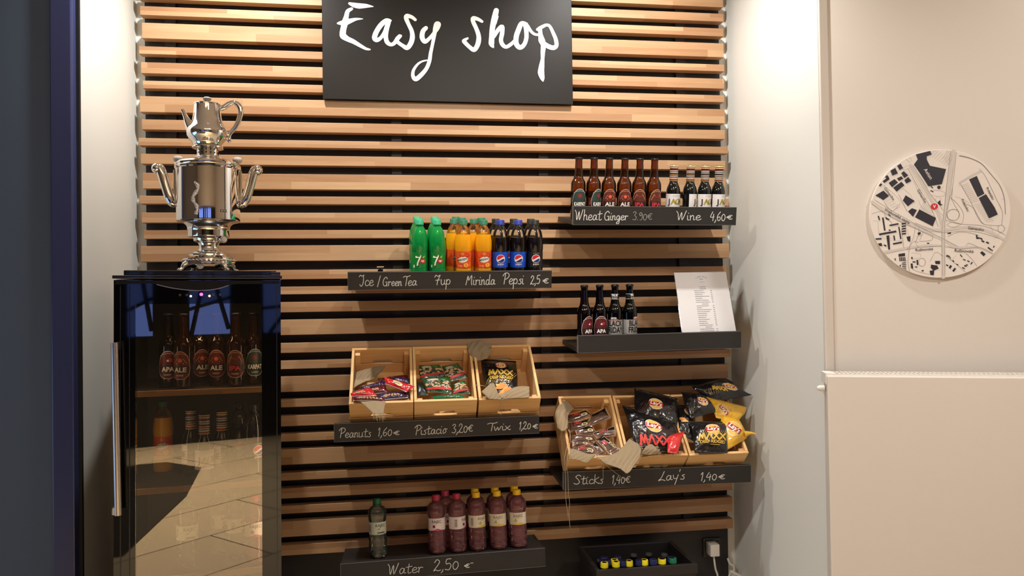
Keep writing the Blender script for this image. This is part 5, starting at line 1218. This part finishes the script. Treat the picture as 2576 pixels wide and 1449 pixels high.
M_crisp = mat('black_crisp_foil', srgb=(26, 23, 23), rough=.22, coat=.5); M_crispy = mat('yellow_crisp_foil', srgb=(228, 176, 46), rough=.28, coat=.5); M_crispr = mat('red_crisp_foil', srgb=(206, 46, 44), rough=.25, coat=.5)
for m_ in (M_crisp, M_crispy, M_crispr): add_bump(m_, 26, .9, .012, detail=2)
def logo(b, S, x, y, r, rot=0.0):
    c, s_ = math.cos(rot), math.sin(rot)
    def F(e):
        g = S.fn(e); return lambda u, v: g(x+u*c-v*s_, y+u*s_+v*c)
    disc(b, F(.0012), 0, 0, r*1.08, r*.98, C_white, n=30, rings=4); disc(b, F(.0018), 0, 0, r*1.0, r*.91, C_yel, n=30, rings=4)
    n = 14; vs = []; g = F(.0024)
    for k in range(n+1):
        u = -1.06+2.12*k/n; w_ = r*.36*(1 if abs(u) < .98 else .8); m_ = -r*.04+r*.10*math.sin(u*2.2)
        vs += [g(u*r, m_-w_), g(u*r, m_), g(u*r, m_+w_)]
    b.add(vs, [(3*k+j, 3*k+3+j, 3*k+4+j, 3*k+1+j) for k in range(n) for j in (0, 1)], C_lred)
    add_text(b, "Lay's", F(.0036), 0, -r*.30, r*.62, C_white, width=r*1.72, bold=.03, slant=.15)
def stripes(b, S, mt, x0, x1, y0, y1, n=14):
    g = S.fn(.0010)
    for k in range(n):
        x = x0+(x1-x0)*k/(n-1); b.ribbon([(x+(y1-y0)*.55*j/6-(y1-y0)*.27, y0+(y1-y0)*j/6, .0009) for j in range(7)], g, mt, smooth=1)
def maxx(b, S, x, y, h, w, mt, rot=0.0):
    c, s_ = math.cos(rot), math.sin(rot); g0 = S.fn(.0026); g = lambda u, v: g0(x+u*c-v*s_, y+u*s_+v*c)
    lw = w/4
    for i, ch in enumerate('MAXX'):
        X = -w/2+lw*(i+.05); W_ = lw*.86
        st = {'M': [[(0,0),(.22,1)],[(.22,1),(.5,.2)],[(.5,.2),(.8,1)],[(.8,1),(1,0)]], 'A': [[(0,0),(.5,1)],[(.5,1),(1,0)]], 'X': [[(0,0),(1,1.1)],[(0,1),(1,0)]]}[ch]
        for p0, p1 in st: b.ribbon([(X+(p0[0]+(p1[0]-p0[0])*j/5)*W_, (p0[1]+(p1[1]-p0[1])*j/5)*h, h*.26) for j in range(6)], g, mt, smooth=1)
def chips(b, S, x, y, mt, n=5, sz=.016):
    for k in range(n):
        disc(b, S.fn(.0016+.0004*k), x+(k % 3-1)*sz*.75, y-(k//2)*sz*.55+.3*sz*(k % 2), sz, sz*.42, mt if k % 2 else P('crisp_light', (244, 178, 96), rough=.6), rot=-.5+.2*k, n=22, rings=3)
M_chip = P('crisp_orange', (224, 140, 60), rough=.6)
def seals(b, S):
    for v in (.965, -.965): b.ribbon([(S.w*(-.49+.98*k/14), S.h/2*v, S.h*.022) for k in range(15)], S.fn(.0006), mat('foil_seal', srgb=(60, 56, 54), rough=.18, metal=.6), smooth=1)
def crisp_black(lg, accent, big=None, chip=None, txt=True, st=True):
    def d(b, S):
        seals(b, S)
        if st: stripes(b, S, accent, -S.w*.36, S.w*.36, -S.h*.20, S.h*.10)
        logo(b, S, *lg)
        if big: maxx(b, S, *big)
        if txt and big:
            add_text(b, 'DEEP RIDGED', S.fn(.0030), big[0], big[1]-S.h*.105, S.h*.072, accent, width=big[3]*.95, bold=.03)
            b.ribbon([(big[0]-.01+.005*k, big[1]-S.h*.145, .0016) for k in range(9)], S.fn(.0028), accent, smooth=1)
        if chip: chips(b, S, *chip)
    return d
GB = 'crisp bags in the crates'
S = Sheet('L', (1208, 903), (1299, 908), (1303, 1001), (1226, 1004), .022, .045, 1)
finish('crisp_bag', 'black crisp bag with gold letters standing in the right crate of three', 'crisps', S, M_crisp, crisp_black((.004, S.h*.27, .0185, -.05), C_gold, (.0, S.h*.0, S.h*.12, S.w*.72, C_gold, -.03), (.006, -S.h*.28, M_chip, 7, .019)), GB)
S = Sheet('R', (1594, 976), (1706, 1002), (1704, 1075), (1600, 1060), .024, -.012, 2)
finish('crisp_bag', 'black crisp bag standing behind another in the middle lower crate', 'crisps', S, M_crisp, crisp_black((-.008, S.h*.03, .0265, -.12), P('dark_red_print', (110, 34, 32))), GB)
S = Sheet('R', (1564, 1019), (1700, 1063), (1712, 1134), (1604, 1143), .030, -.022, 3)
finish('crisp_bag', 'black crisp bag with red letters in front in the middle lower crate', 'crisps', S, M_crisp, crisp_black((-.006, S.h*.06, .0285, -.16), P('dark_red_print', (0, 0, 0)), (-.012, -S.h*.36, S.h*.17, S.w*.66, P('maxx_red', (214, 58, 50)), -.04), txt=False), GB)
S = Sheet('R', (1678, 1094), (1722, 1086), (1704, 1141), (1680, 1139), .012, -.050, 4)
finish('snack_bag', 'small bright red snack bag at the right of the middle lower crate', 'snack bag', S, M_crispr, None, GB)
S = Sheet('R', (1703, 1018), (1742, 1020), (1748, 1112), (1708, 1090), .014, .0, 5)
finish('crisp_bag', 'black bag with orange crisps picture squeezed between the two right crates', 'crisps', S, M_crisp, crisp_black((.010, S.h*.26, .017, -1.0), C_gold, chip=(-.012, -.004, M_chip, 5, .010), st=False), GB)
S = Sheet('R', (1740, 972), (1824, 951), (1892, 994), (1790, 1012), .022, -.020, 6, crease=1.8)
finish('crisp_bag', 'black crisp bag on top of the heap, tipped to the right', 'crisps', S, M_crisp, crisp_black((.034, -.004, .0235, -.62), C_gold, (-.018, -.012, .022, .050, C_gold, -.5), txt=False), GB)
S = Sheet('R', (1776, 996), (1880, 1023), (1858, 1064), (1800, 1052), .018, -.024, 7, crease=1.8)
finish('crisp_bag', 'yellow crisp bag lying under the topmost black bag', 'crisps', S, M_crispy, lambda b, S: (seals(b, S), logo(b, S, -.018, -.012, .020, -.9)), GB)
S = Sheet('R', (1712, 986), (1766, 990), (1806, 1034), (1736, 1054), .024, -.034, 8, crease=1.9)
finish('crisp_bag', 'crumpled black crisp bag above the front one in the right crate', 'crisps', S, M_crisp, crisp_black((.012, -.004, .0205, -.52), P('grey_stripe', (90, 84, 80)), st=True), GB)
S = Sheet('R', (1810, 1036), (1862, 1058), (1880, 1102), (1822, 1137), .026, -.020, 9)
yl = finish('crisp_bag', 'yellow crisp bag with pointed tail, leaning at the right end of the crate', 'crisps', S, M_crispy, lambda b, S: (logo(b, S, -.004, -.006, .030, -.85)), GB)
b = MB(); tp0 = at(1872, 1092, Yop('R', 1092, -.020)); tp1 = at(1902, 1092, Yop('R', 1092, -.034))
b.tube([tp0-S.o, (tp0+tp1)/2-S.o+Vector((0, 0, .004)), tp1-S.o], [.024, .010, .0055], 14, M_crispy, flat=.6); b.build('seal_tail', M_crispy, yl, smooth=70)
S = Sheet('R', (1735, 1060), (1832, 1061), (1829, 1140), (1751, 1138), .030, -.030, 10)
finish('crisp_bag', 'black crisp bag with gold letters at the front of the rightmost crate', 'crisps', S, M_crisp, crisp_black((.003, S.h*.13, .0265, -.03), C_gold, (.0, -S.h*.19, S.h*.17, S.w*.80, C_gold, .02)), GB)
# ---------- peanut packs
M_pk = [mat('peanut_foil_red', srgb=(196, 34, 40), rough=.2, coat=.6), mat('peanut_foil_wine', srgb=(92, 18, 28), rough=.22, coat=.6), mat('peanut_foil_violet', srgb=(44, 26, 62), rough=.22, coat=.6)]
M_silver = mat('silver_foil_edge', srgb=(222, 214, 220), rough=.22, metal=.4); M_oval = P('pale_oval', (226, 214, 160)); M_nut = P('nut_brown', (176, 130, 84), rough=.6)
def peanut(nuts, oval):
    def d(b, S):
        b.ribbon([(S.w*(-.49+.98*k/14), S.h*.44, S.h*.07) for k in range(15)], S.fn(.0010), M_silver, smooth=1)
        b.ribbon([(S.w*(-.49+.98*k/14), -S.h*.46, S.h*.05) for k in range(15)], S.fn(.0010), M_silver, smooth=1)
        if oval: disc(b, S.fn(.0018), 0, -.002, S.w*.20, S.h*.22, M_oval, rot=-.2); b.ribbon([(-S.w*.12, .001, .0010), (0, .0025, .0014), (S.w*.13, .0005, .0010)], S.fn(.0024), P('dark_red_print', (110, 34, 32)), smooth=3); b.ribbon([(-S.w*.14, -.0035, .002), (-S.w*.02, -.003, .0026), (S.w*.08, -.0045, .002)], S.fn(.0024), P('olive_mark', (96, 88, 40)), smooth=3)
        for k in range(nuts): disc(b, S.fn(.0016), S.w*(-.25+.1*(k % 5)), -S.h*(.10+.12*(k//5)), .006, .0035, M_nut, rot=k*.7, n=12, rings=2)
    return d
for m_ in M_pk: add_bump(m_, 60, .8, .006, detail=2)
GP = 'peanut packs in the left crate'
for i, (c, th, ins, mi, nu, ov, lb) in enumerate((
    (((967, 948), (1044, 971), (1023, 987), (971, 967)), .010, -.022, 0, 0, True, 'bright red peanut pack with pale oval, lying across the right rim'),
    (((882, 989), (929, 973), (949, 996), (884, 998)), .010, -.012, 0, 4, False, 'red and white peanut pack at the left rim of its crate'),
    (((884, 998), (968, 1000), (966, 1011), (893, 1008)), .010, -.010, 1, 5, False, 'flat wine-red peanut pack along the front of its crate'),
    (((950, 989), (1030, 985), (1027, 1001), (954, 1008)), .010, .006, 2, 6, False, 'violet peanut pack at the front right of its crate'),
    (((922, 979), (970, 966), (977, 990), (936, 992)), .012, .012, 1, 3, False, 'dark red peanut pack in the middle of its crate'),
    (((906, 974), (968, 958), (970, 971), (912, 984)), .010, .030, 2, 0, False, 'violet-edged peanut pack behind the middle one'),
    (((984, 948), (1031, 952), (1031, 968), (996, 966)), .010, .030, 2, 0, False, 'violet peanut pack behind the bright red one, at the right wall'),
    (((950, 953), (1025, 942), (1027, 958), (958, 966)), .010, .048, 1, 0, False, 'rearmost dark peanut pack in the left crate'),
    (((884, 985), (922, 974), (930, 984), (890, 996)), .008, .014, 2, 0, False, 'dark peanut pack under the red and white one'))):
    finish('peanut_pack', lb, 'snack pack', Sheet('L', *c, th, ins, i), M_pk[mi], peanut(nu, ov), GP, n=16)
# ---------- pistachio bags
M_pg = mat('green_nut_foil', srgb=(24, 70, 40), rough=.28, coat=.4); M_pg2 = mat('bright_green_nut_foil', srgb=(10, 104, 62), rough=.18, coat=.8); M_pr = P('ribbon_red', (196, 40, 36)); M_pale2 = P('pistachio_shell', (196, 160, 116), rough=.6); M_lg = P('green_burst', (96, 160, 84)); M_pdark = P('pistachio_brown', (92, 66, 48), rough=.7)  # darker brown nuts are printed among the pale ones
def pist(full=True):
    def d(b, S):
        r_ = random.Random(int(S.w*1e5))
        if not full: return
        for k in range(7): b.ribbon([(S.w*.22, S.h*.22, .002), (S.w*.22+S.w*.22*math.cos(k*.9), S.h*.22+S.h*.2*math.sin(k*.9), .0005)], S.fn(.0009), M_lg, smooth=1)
        [b.ribbon([(-S.w*.36+S.w*(.02*(k % 2)), S.h*(.27-.09*k), S.h*.055), (-S.w*.20, S.h*(.285-.09*k), S.h*.075), (S.w*.02, S.h*(.27-.09*k), S.h*.05)], S.fn(.0014), P('pale_print', (206, 200, 180)), smooth=3) for k in (0, 1)]
        for k in range(34):
            x, y = S.w*r_.uniform(-.45, .45), S.h*r_.uniform(-.27, .10)
            disc(b, S.fn(.0008+.00004*k), x, y, .0062, .0040, M_pale2 if k % 3 else M_pdark, rot=r_.uniform(0, 3), n=12, rings=2)
        b.ribbon([(S.w*(-.47+.94*k/12), -S.h*.36+S.h*.08*k/12, S.h*.11) for k in range(13)], S.fn(.0022), M_pr, smooth=1)
    return d
for m_ in (M_pg, M_pg2): add_bump(m_, 60, .8, .006, detail=2)
GN = 'green nut bags in the middle crate'
for i, (c, th, ins, mt, fl, lb) in enumerate((
    (((1053, 919), (1106, 917), (1123, 948), (1056, 955)), .010, .045, M_pg, True, 'green nut bag at the back left of the middle crate'),
    (((1110, 922), (1153, 913), (1178, 949), (1131, 961)), .011, .040, M_pg, True, 'green nut bag with pale nuts at the back right of the middle crate'),
    (((1062, 953), (1133, 947), (1137, 992), (1076, 985)), .014, .020, M_pg, True, 'green nut bag standing in front of the middle crate'),
    (((1139, 966), (1168, 957), (1184, 990), (1140, 994)), .012, .028, M_pg, True, 'dark green nut bag at the right side of the middle crate'),
    (((1090, 997), (1165, 994), (1170, 1005), (1090, 1005)), .010, .012, M_pg2, False, 'shiny bright green nut bag lying along the front rim'),
    (((1046, 960), (1064, 962), (1078, 994), (1050, 996)), .010, .035, mat('dark_nut_foil', srgb=(14, 24, 18), rough=.3), False, 'nearly black nut bag in the left corner of the middle crate'))):
    finish('nut_bag', lb, 'snack bag', Sheet('L', *c, th, ins, i+20), mt, pist(fl), GN, n=18)
# ---------- packs of chocolate sticks
M_film = thin_glass('clear_film', (.80, .74, .70), rough=.12, body=lin((196, 164, 146)), body_fac=.22, extra=.06); M_stick = P('biscuit_stick', (112, 62, 38), rough=.5); M_tan = P('tan_pack_edge', (196, 152, 118)); M_sred = P('stick_red_print', (206, 52, 46)); M_scard = P('brown_pack_card', (88, 44, 34), rough=.5)
def stickpack(i):
    def d(b, S):
        hw_, hh_ = S.w*.46, S.h*.42
        b.ribbon([(-hw_, hh_, .0018), (hw_, hh_, .0018)], S.fn(.0012), M_tan, smooth=1); b.ribbon([(-hw_, -hh_, .0018), (hw_, -hh_, .0018)], S.fn(.0012), M_tan, smooth=1)
        b.ribbon([(-hw_, -hh_, .0016), (-hw_, hh_, .0016)], S.fn(.0012), M_tan, smooth=1); b.ribbon([(hw_, -hh_, .0016), (hw_, hh_, .0016)], S.fn(.0012), M_tan, smooth=1)
        if i % 2 == 0: add_text(b, 'DRU', S.fn(.0016), -S.w*.08, S.h*.02, S.h*.26, M_sred, width=S.w*.34, bold=.03)
        if i % 3 != 1:
            disc(b, S.fn(.0014), S.w*.24, -S.h*.12, S.w*.15, S.h*.17, P('cream_spot', (214, 190, 150)))
            add_text(b, 'ky', S.fn(.0020), S.w*.24, -S.h*.18, S.h*.22, C_black, bold=.03)
    return d
GS = 'clear stick packs in the left lower crate'
WHS = ('rear left, under a fold of burlap', 'rear right, red letters facing up', 'left side, second from the back', 'middle of the heap', 'right side, crossing the heap', 'left side, edge on', 'front left with red letters', 'front middle, narrow', 'front right, standing on its corner', 'left side, third from the back', 'right side, against the crate wall')
for i, c in enumerate((((1424, 1044), (1478, 1027), (1486, 1047), (1428, 1068)), ((1484, 1043), (1524, 1022), (1538, 1053), (1480, 1076)), ((1428, 1064), (1482, 1052), (1484, 1074), (1432, 1088)), ((1446, 1082), (1486, 1066), (1503, 1092), (1450, 1096)), ((1488, 1090), (1553, 1068), (1550, 1098), (1500, 1104)), ((1438, 1094), (1490, 1094), (1500, 1114), (1437, 1110)),
                      ((1437, 1127), (1484, 1114), (1505, 1146), (1452, 1144)), ((1487, 1119), (1500, 1112), (1527, 1143), (1507, 1150)), ((1500, 1109), (1516, 1095), (1562, 1131), (1535, 1146)), ((1437, 1109), (1481, 1108), (1484, 1122), (1440, 1124)), ((1518, 1086), (1560, 1062), (1563, 1084), (1530, 1104)))):
    S = Sheet('R', *c, .008, [.050, .030, .044, .036, .018, .040, .004, .006, -.006, .030, .034][i], i+40, crease=1.6)
    t = finish('stick_pack', 'clear pack of chocolate sticks, '+WHS[i], 'snack pack', S, M_film, stickpack(i), GS, n=14)
    b = MB(); nst = 6
    for k in range(nst):
        v = -.66+1.32*k/(nst-1); a_, c_ = S.base(-.80, v)-S.o, S.base(.80, v)-S.o; b.tube([a_-S.n*.0012, c_-S.n*.0012], .0026, 6, M_stick if k % 3 else M_scard, smooth=1)
    o = b.build('sticks', None, t, smooth=60); o['kind'] = 'stuff'
# ---------- burlap cloths
M_bur = mat('burlap', srgb=(164, 142, 112), rough=.95)
def burlap_nodes():
    nt, N, L, b = nodes(M_bur)
    tc = N.new('ShaderNodeTexCoord')
    w1 = N.new('ShaderNodeTexWave'); w1.inputs['Scale'].default_value = 260; w1.bands_direction = 'X'; w1.inputs['Distortion'].default_value = 1.5
    w2 = N.new('ShaderNodeTexWave'); w2.inputs['Scale'].default_value = 260; w2.bands_direction = 'Z'; w2.inputs['Distortion'].default_value = 1.5
    mx = N.new('ShaderNodeMath'); mx.operation = 'MULTIPLY'; L.new(tc.outputs['Object'], w1.inputs[0]); L.new(tc.outputs['Object'], w2.inputs[0]); L.new(w1.outputs['Fac'], mx.inputs[0]); L.new(w2.outputs['Fac'], mx.inputs[1])
    cr = N.new('ShaderNodeMix'); cr.data_type = 'RGBA'; cr.inputs['A'].default_value = (*lin((146, 124, 94)), 1); cr.inputs['B'].default_value = (*lin((196, 178, 148)), 1); L.new(mx.outputs[0], cr.inputs['Factor']); L.new(cr.outputs['Result'], b.inputs['Base Color'])
    bu = N.new('ShaderNodeBump'); bu.inputs['Strength'].default_value = .6; bu.inputs['Distance'].default_value = .001; L.new(mx.outputs[0], bu.inputs['Height']); L.new(bu.outputs[0], b.inputs['Normal'])
burlap_nodes()
M_thr = mat('jute_thread', srgb=(190, 168, 136), rough=.9)
def cr1(a, b_, c, d, t): return 0.5*((2*b_)+(c-a)*t+(2*a-5*b_+4*c-d)*t*t+(3*b_-a-3*c+d)*t**3)
def cloth(label, rows, z2p, ins, g, fringe=None, threads=(), sub=5, ruffle=.004):
    """cloth patch through a grid of control points (crop readings); ins = one inset per row or per point"""
    G3 = []
    for j, row in enumerate(rows):
        l = []
        for i, p in enumerate(row):
            x, y = z2p(p[0], p[1]); q_ = p[2] if len(p) > 2 else (ins[j] if isinstance(ins, (list, tuple)) else ins)
            l.append(at(x, y, Yop(g, y, q_) if g else q_))
        G3.append(l)
    nr, nc = len(rows), len(rows[0])
    def pt(fu, fv):
        i = min(int(fu), nc-2); t = fu-i; o_ = []
        for j in range(nr):
            l = G3[j]; o_.append(cr1(l[max(i-1, 0)], l[i], l[i+1], l[min(i+2, nc-1)], t))
        j = min(int(fv), nr-2); s_ = fv-j
        return cr1(o_[max(j-1, 0)], o_[j], o_[j+1], o_[min(j+2, nr-1)], s_)
    O = G3[-1][nc//2].copy(); t_ = thing('burlap_cloth', label, 'cloth', O, group='burlap liners of the crates')
    U, V = (nc-1)*sub*2, (nr-1)*sub*2; vs = []
    for b_ in range(V+1):
        for a in range(U+1):
            p = pt(a/(sub*2), b_/(sub*2)); f = ruffle*math.sin(a*.9+b_*.35)*math.sin(b_*.5+a*.2+1)
            vs.append(p+Vector((0, -f, f*.3))-O)
    b = MB(); b.add(vs, [(j*(U+1)+i, j*(U+1)+i+1, (j+1)*(U+1)+i+1, (j+1)*(U+1)+i) for j in range(V) for i in range(U)])
    b.build('weave', M_bur, t_, smooth='keep', solid=.0016)
    th = MB(); r_ = random.Random(len(label))
    if fringe:
        edge = [vs[V*(U+1)+a] for a in range(U+1)] if fringe[0] == 'B' else [vs[j*(U+1)+U] for j in range(V+1)]
        n = fringe[2]
        for k in range(n):
            f = k/(n-1)*(len(edge)-1); i = min(int(f), len(edge)-2); p = edge[i].lerp(edge[i+1], f-i)
            d_ = Vector((fringe[3]+r_.uniform(-.25, .25), r_.uniform(-.1, .05), fringe[4]+r_.uniform(-.2, .2)))*fringe[1]*r_.uniform(.6, 1.05)
            th.tube([p, p+d_*.5+Vector((r_.uniform(-.001, .001), 0, 0)), p+d_], .0008, 5, smooth=2)
    for tr_ in threads:
        pts = []
        for p in tr_:
            x, y = z2p(p[0], p[1]); pts.append(at(x, y, p[2])-O)
        th.tube(pts, .0008, 5)
    if th.v: th.build('loose_threads', M_thr, t_, smooth='keep')['kind'] = 'stuff'
    return t_
def zz(ox, oy, k): return lambda x, y: (ox+x/k, oy+y/k)
z3 = zz(870, 910, 9.058); z4_ = zz(1030, 890, 7.806); z5 = zz(1390, 980, 6.587); z6 = zz(1560, 960, 7.244); z7 = zz(820, 850, 4.44)
cloth('brown burlap folded at the back of the peanut crate', [[(180, 250), (420, 180), (640, 120), (900, 95)], [(175, 400), (400, 290), (640, 240), (850, 180)], [(180, 600), (380, 480), (560, 420), (650, 380)]], z3, [.075, .060, .040], 'L', ruffle=.006)
cloth('burlap corner with long fringe hanging over the front of the peanut crate', [[(330, 915), (620, 900), (910, 895)], [(490, 1050), (670, 1050), (880, 1040)], [(625, 1185), (745, 1185), (855, 1180)]], z3, [-.012, -.022, -.034], 'L', ('B', .024, 22, .1, -1.0), ruffle=.002)
cloth('bunched burlap draped over the divider behind the single crisp bag', [[(1575, 70), (1700, 28), (1850, 85)], [(1590, 150), (1715, 120), (1845, 150)], [(1650, 265), (1735, 250), (1800, 235)]], z7, [.0, -.020, .010], 'L', ruffle=.006)
cloth('pale burlap folded around the foot of the single crisp bag', [[(1415, 745), (1640, 575), (1760, 800), (2090, 650), (2355, 645)], [(1500, 830), (1690, 730), (1800, 850), (2010, 760), (2355, 740)], [(1570, 890), (1710, 895), (1830, 900), (1950, 880), (2350, 860)]], z4_, [-.028, -.036, -.030], 'L', None, [((1800, 900, -.335), (1790, 1000, -.315), (1740, 1120, -.300), (1800, 1200, -.290)), ((1825, 900, -.336), (1820, 1050, -.310), (1795, 1190, -.290)), ((1280, 615, -.262), (1400, 620, -.275), (1500, 640, -.27))], ruffle=.003)
cloth('burlap hanging over the left side of the stick pack crate', [[(150, 190), (250, 195), (350, 315)], [(45, 380), (160, 390), (260, 430)], [(85, 640), (170, 690), (255, 640)]], z5, [.030, -.012, -.014], 'R', None,
      [((255, 660, -.25), (290, 760, -.275), (200, 1120, -.325), (215, 1400, -.30), (220, 1800, -.30), (260, 2120, -.30)), ((255, 660, -.25), (300, 800, -.28), (235, 1200, -.325), (255, 1420, -.30), (262, 1700, -.30), (285, 1900, -.30), (270, 2060, -.30), (295, 2310, -.30))], ruffle=.003)
cloth('burlap fold over the front left rim of the stick pack crate', [[(285, 975), (430, 1010), (580, 1065), (705, 1065)], [(290, 1070), (430, 1090), (580, 1130), (705, 1085)], [(300, 1150), (430, 1170), (560, 1210), (690, 1120)]], z5, [-.016, -.026, -.024], 'R', ruffle=.002)
cloth('large burlap flap with frayed tip over the front right of the stick pack crate', [[(715, 1115), (900, 1100), (1090, 1020), (1270, 820)], [(800, 1165), (990, 1175), (1200, 1110), (1440, 930)], [(880, 1225), (1060, 1260), (1230, 1230), (1455, 1090)], [(1080, 1290), (1150, 1330), (1240, 1390), (1330, 1290)]], z5, [-.022, -.036, -.042, -.052], 'R', ('R', .012, 26, 1.0, .1),
      [((740, 1140, -.338), (850, 1220, -.335), (980, 1330, -.31), (1180, 1480, -.295)), ((820, 1240, -.330), (835, 1320, -.31), (840, 1480, -.295))], ruffle=.003)
cloth('small frayed burlap corner at the foot of the red lettered crisp bag', [[(470, 1180), (565, 1140), (640, 1190)], [(430, 1240), (560, 1230), (680, 1260)], [(390, 1315), (540, 1335), (690, 1315)]], z6, [-.062, -.066, -.050], 'R', ('R', .010, 12, 1.0, .3), ruffle=.002)
cloth('burlap end showing through the grip of the middle lower crate', [[(1190, 1040), (1310, 1045), (1430, 1040)], [(1230, 1075), (1320, 1085), (1420, 1070)], [(1280, 1095), (1330, 1105), (1370, 1095)]], zz(1370, 940, 4.6), -.262, None, None, ruffle=.001)
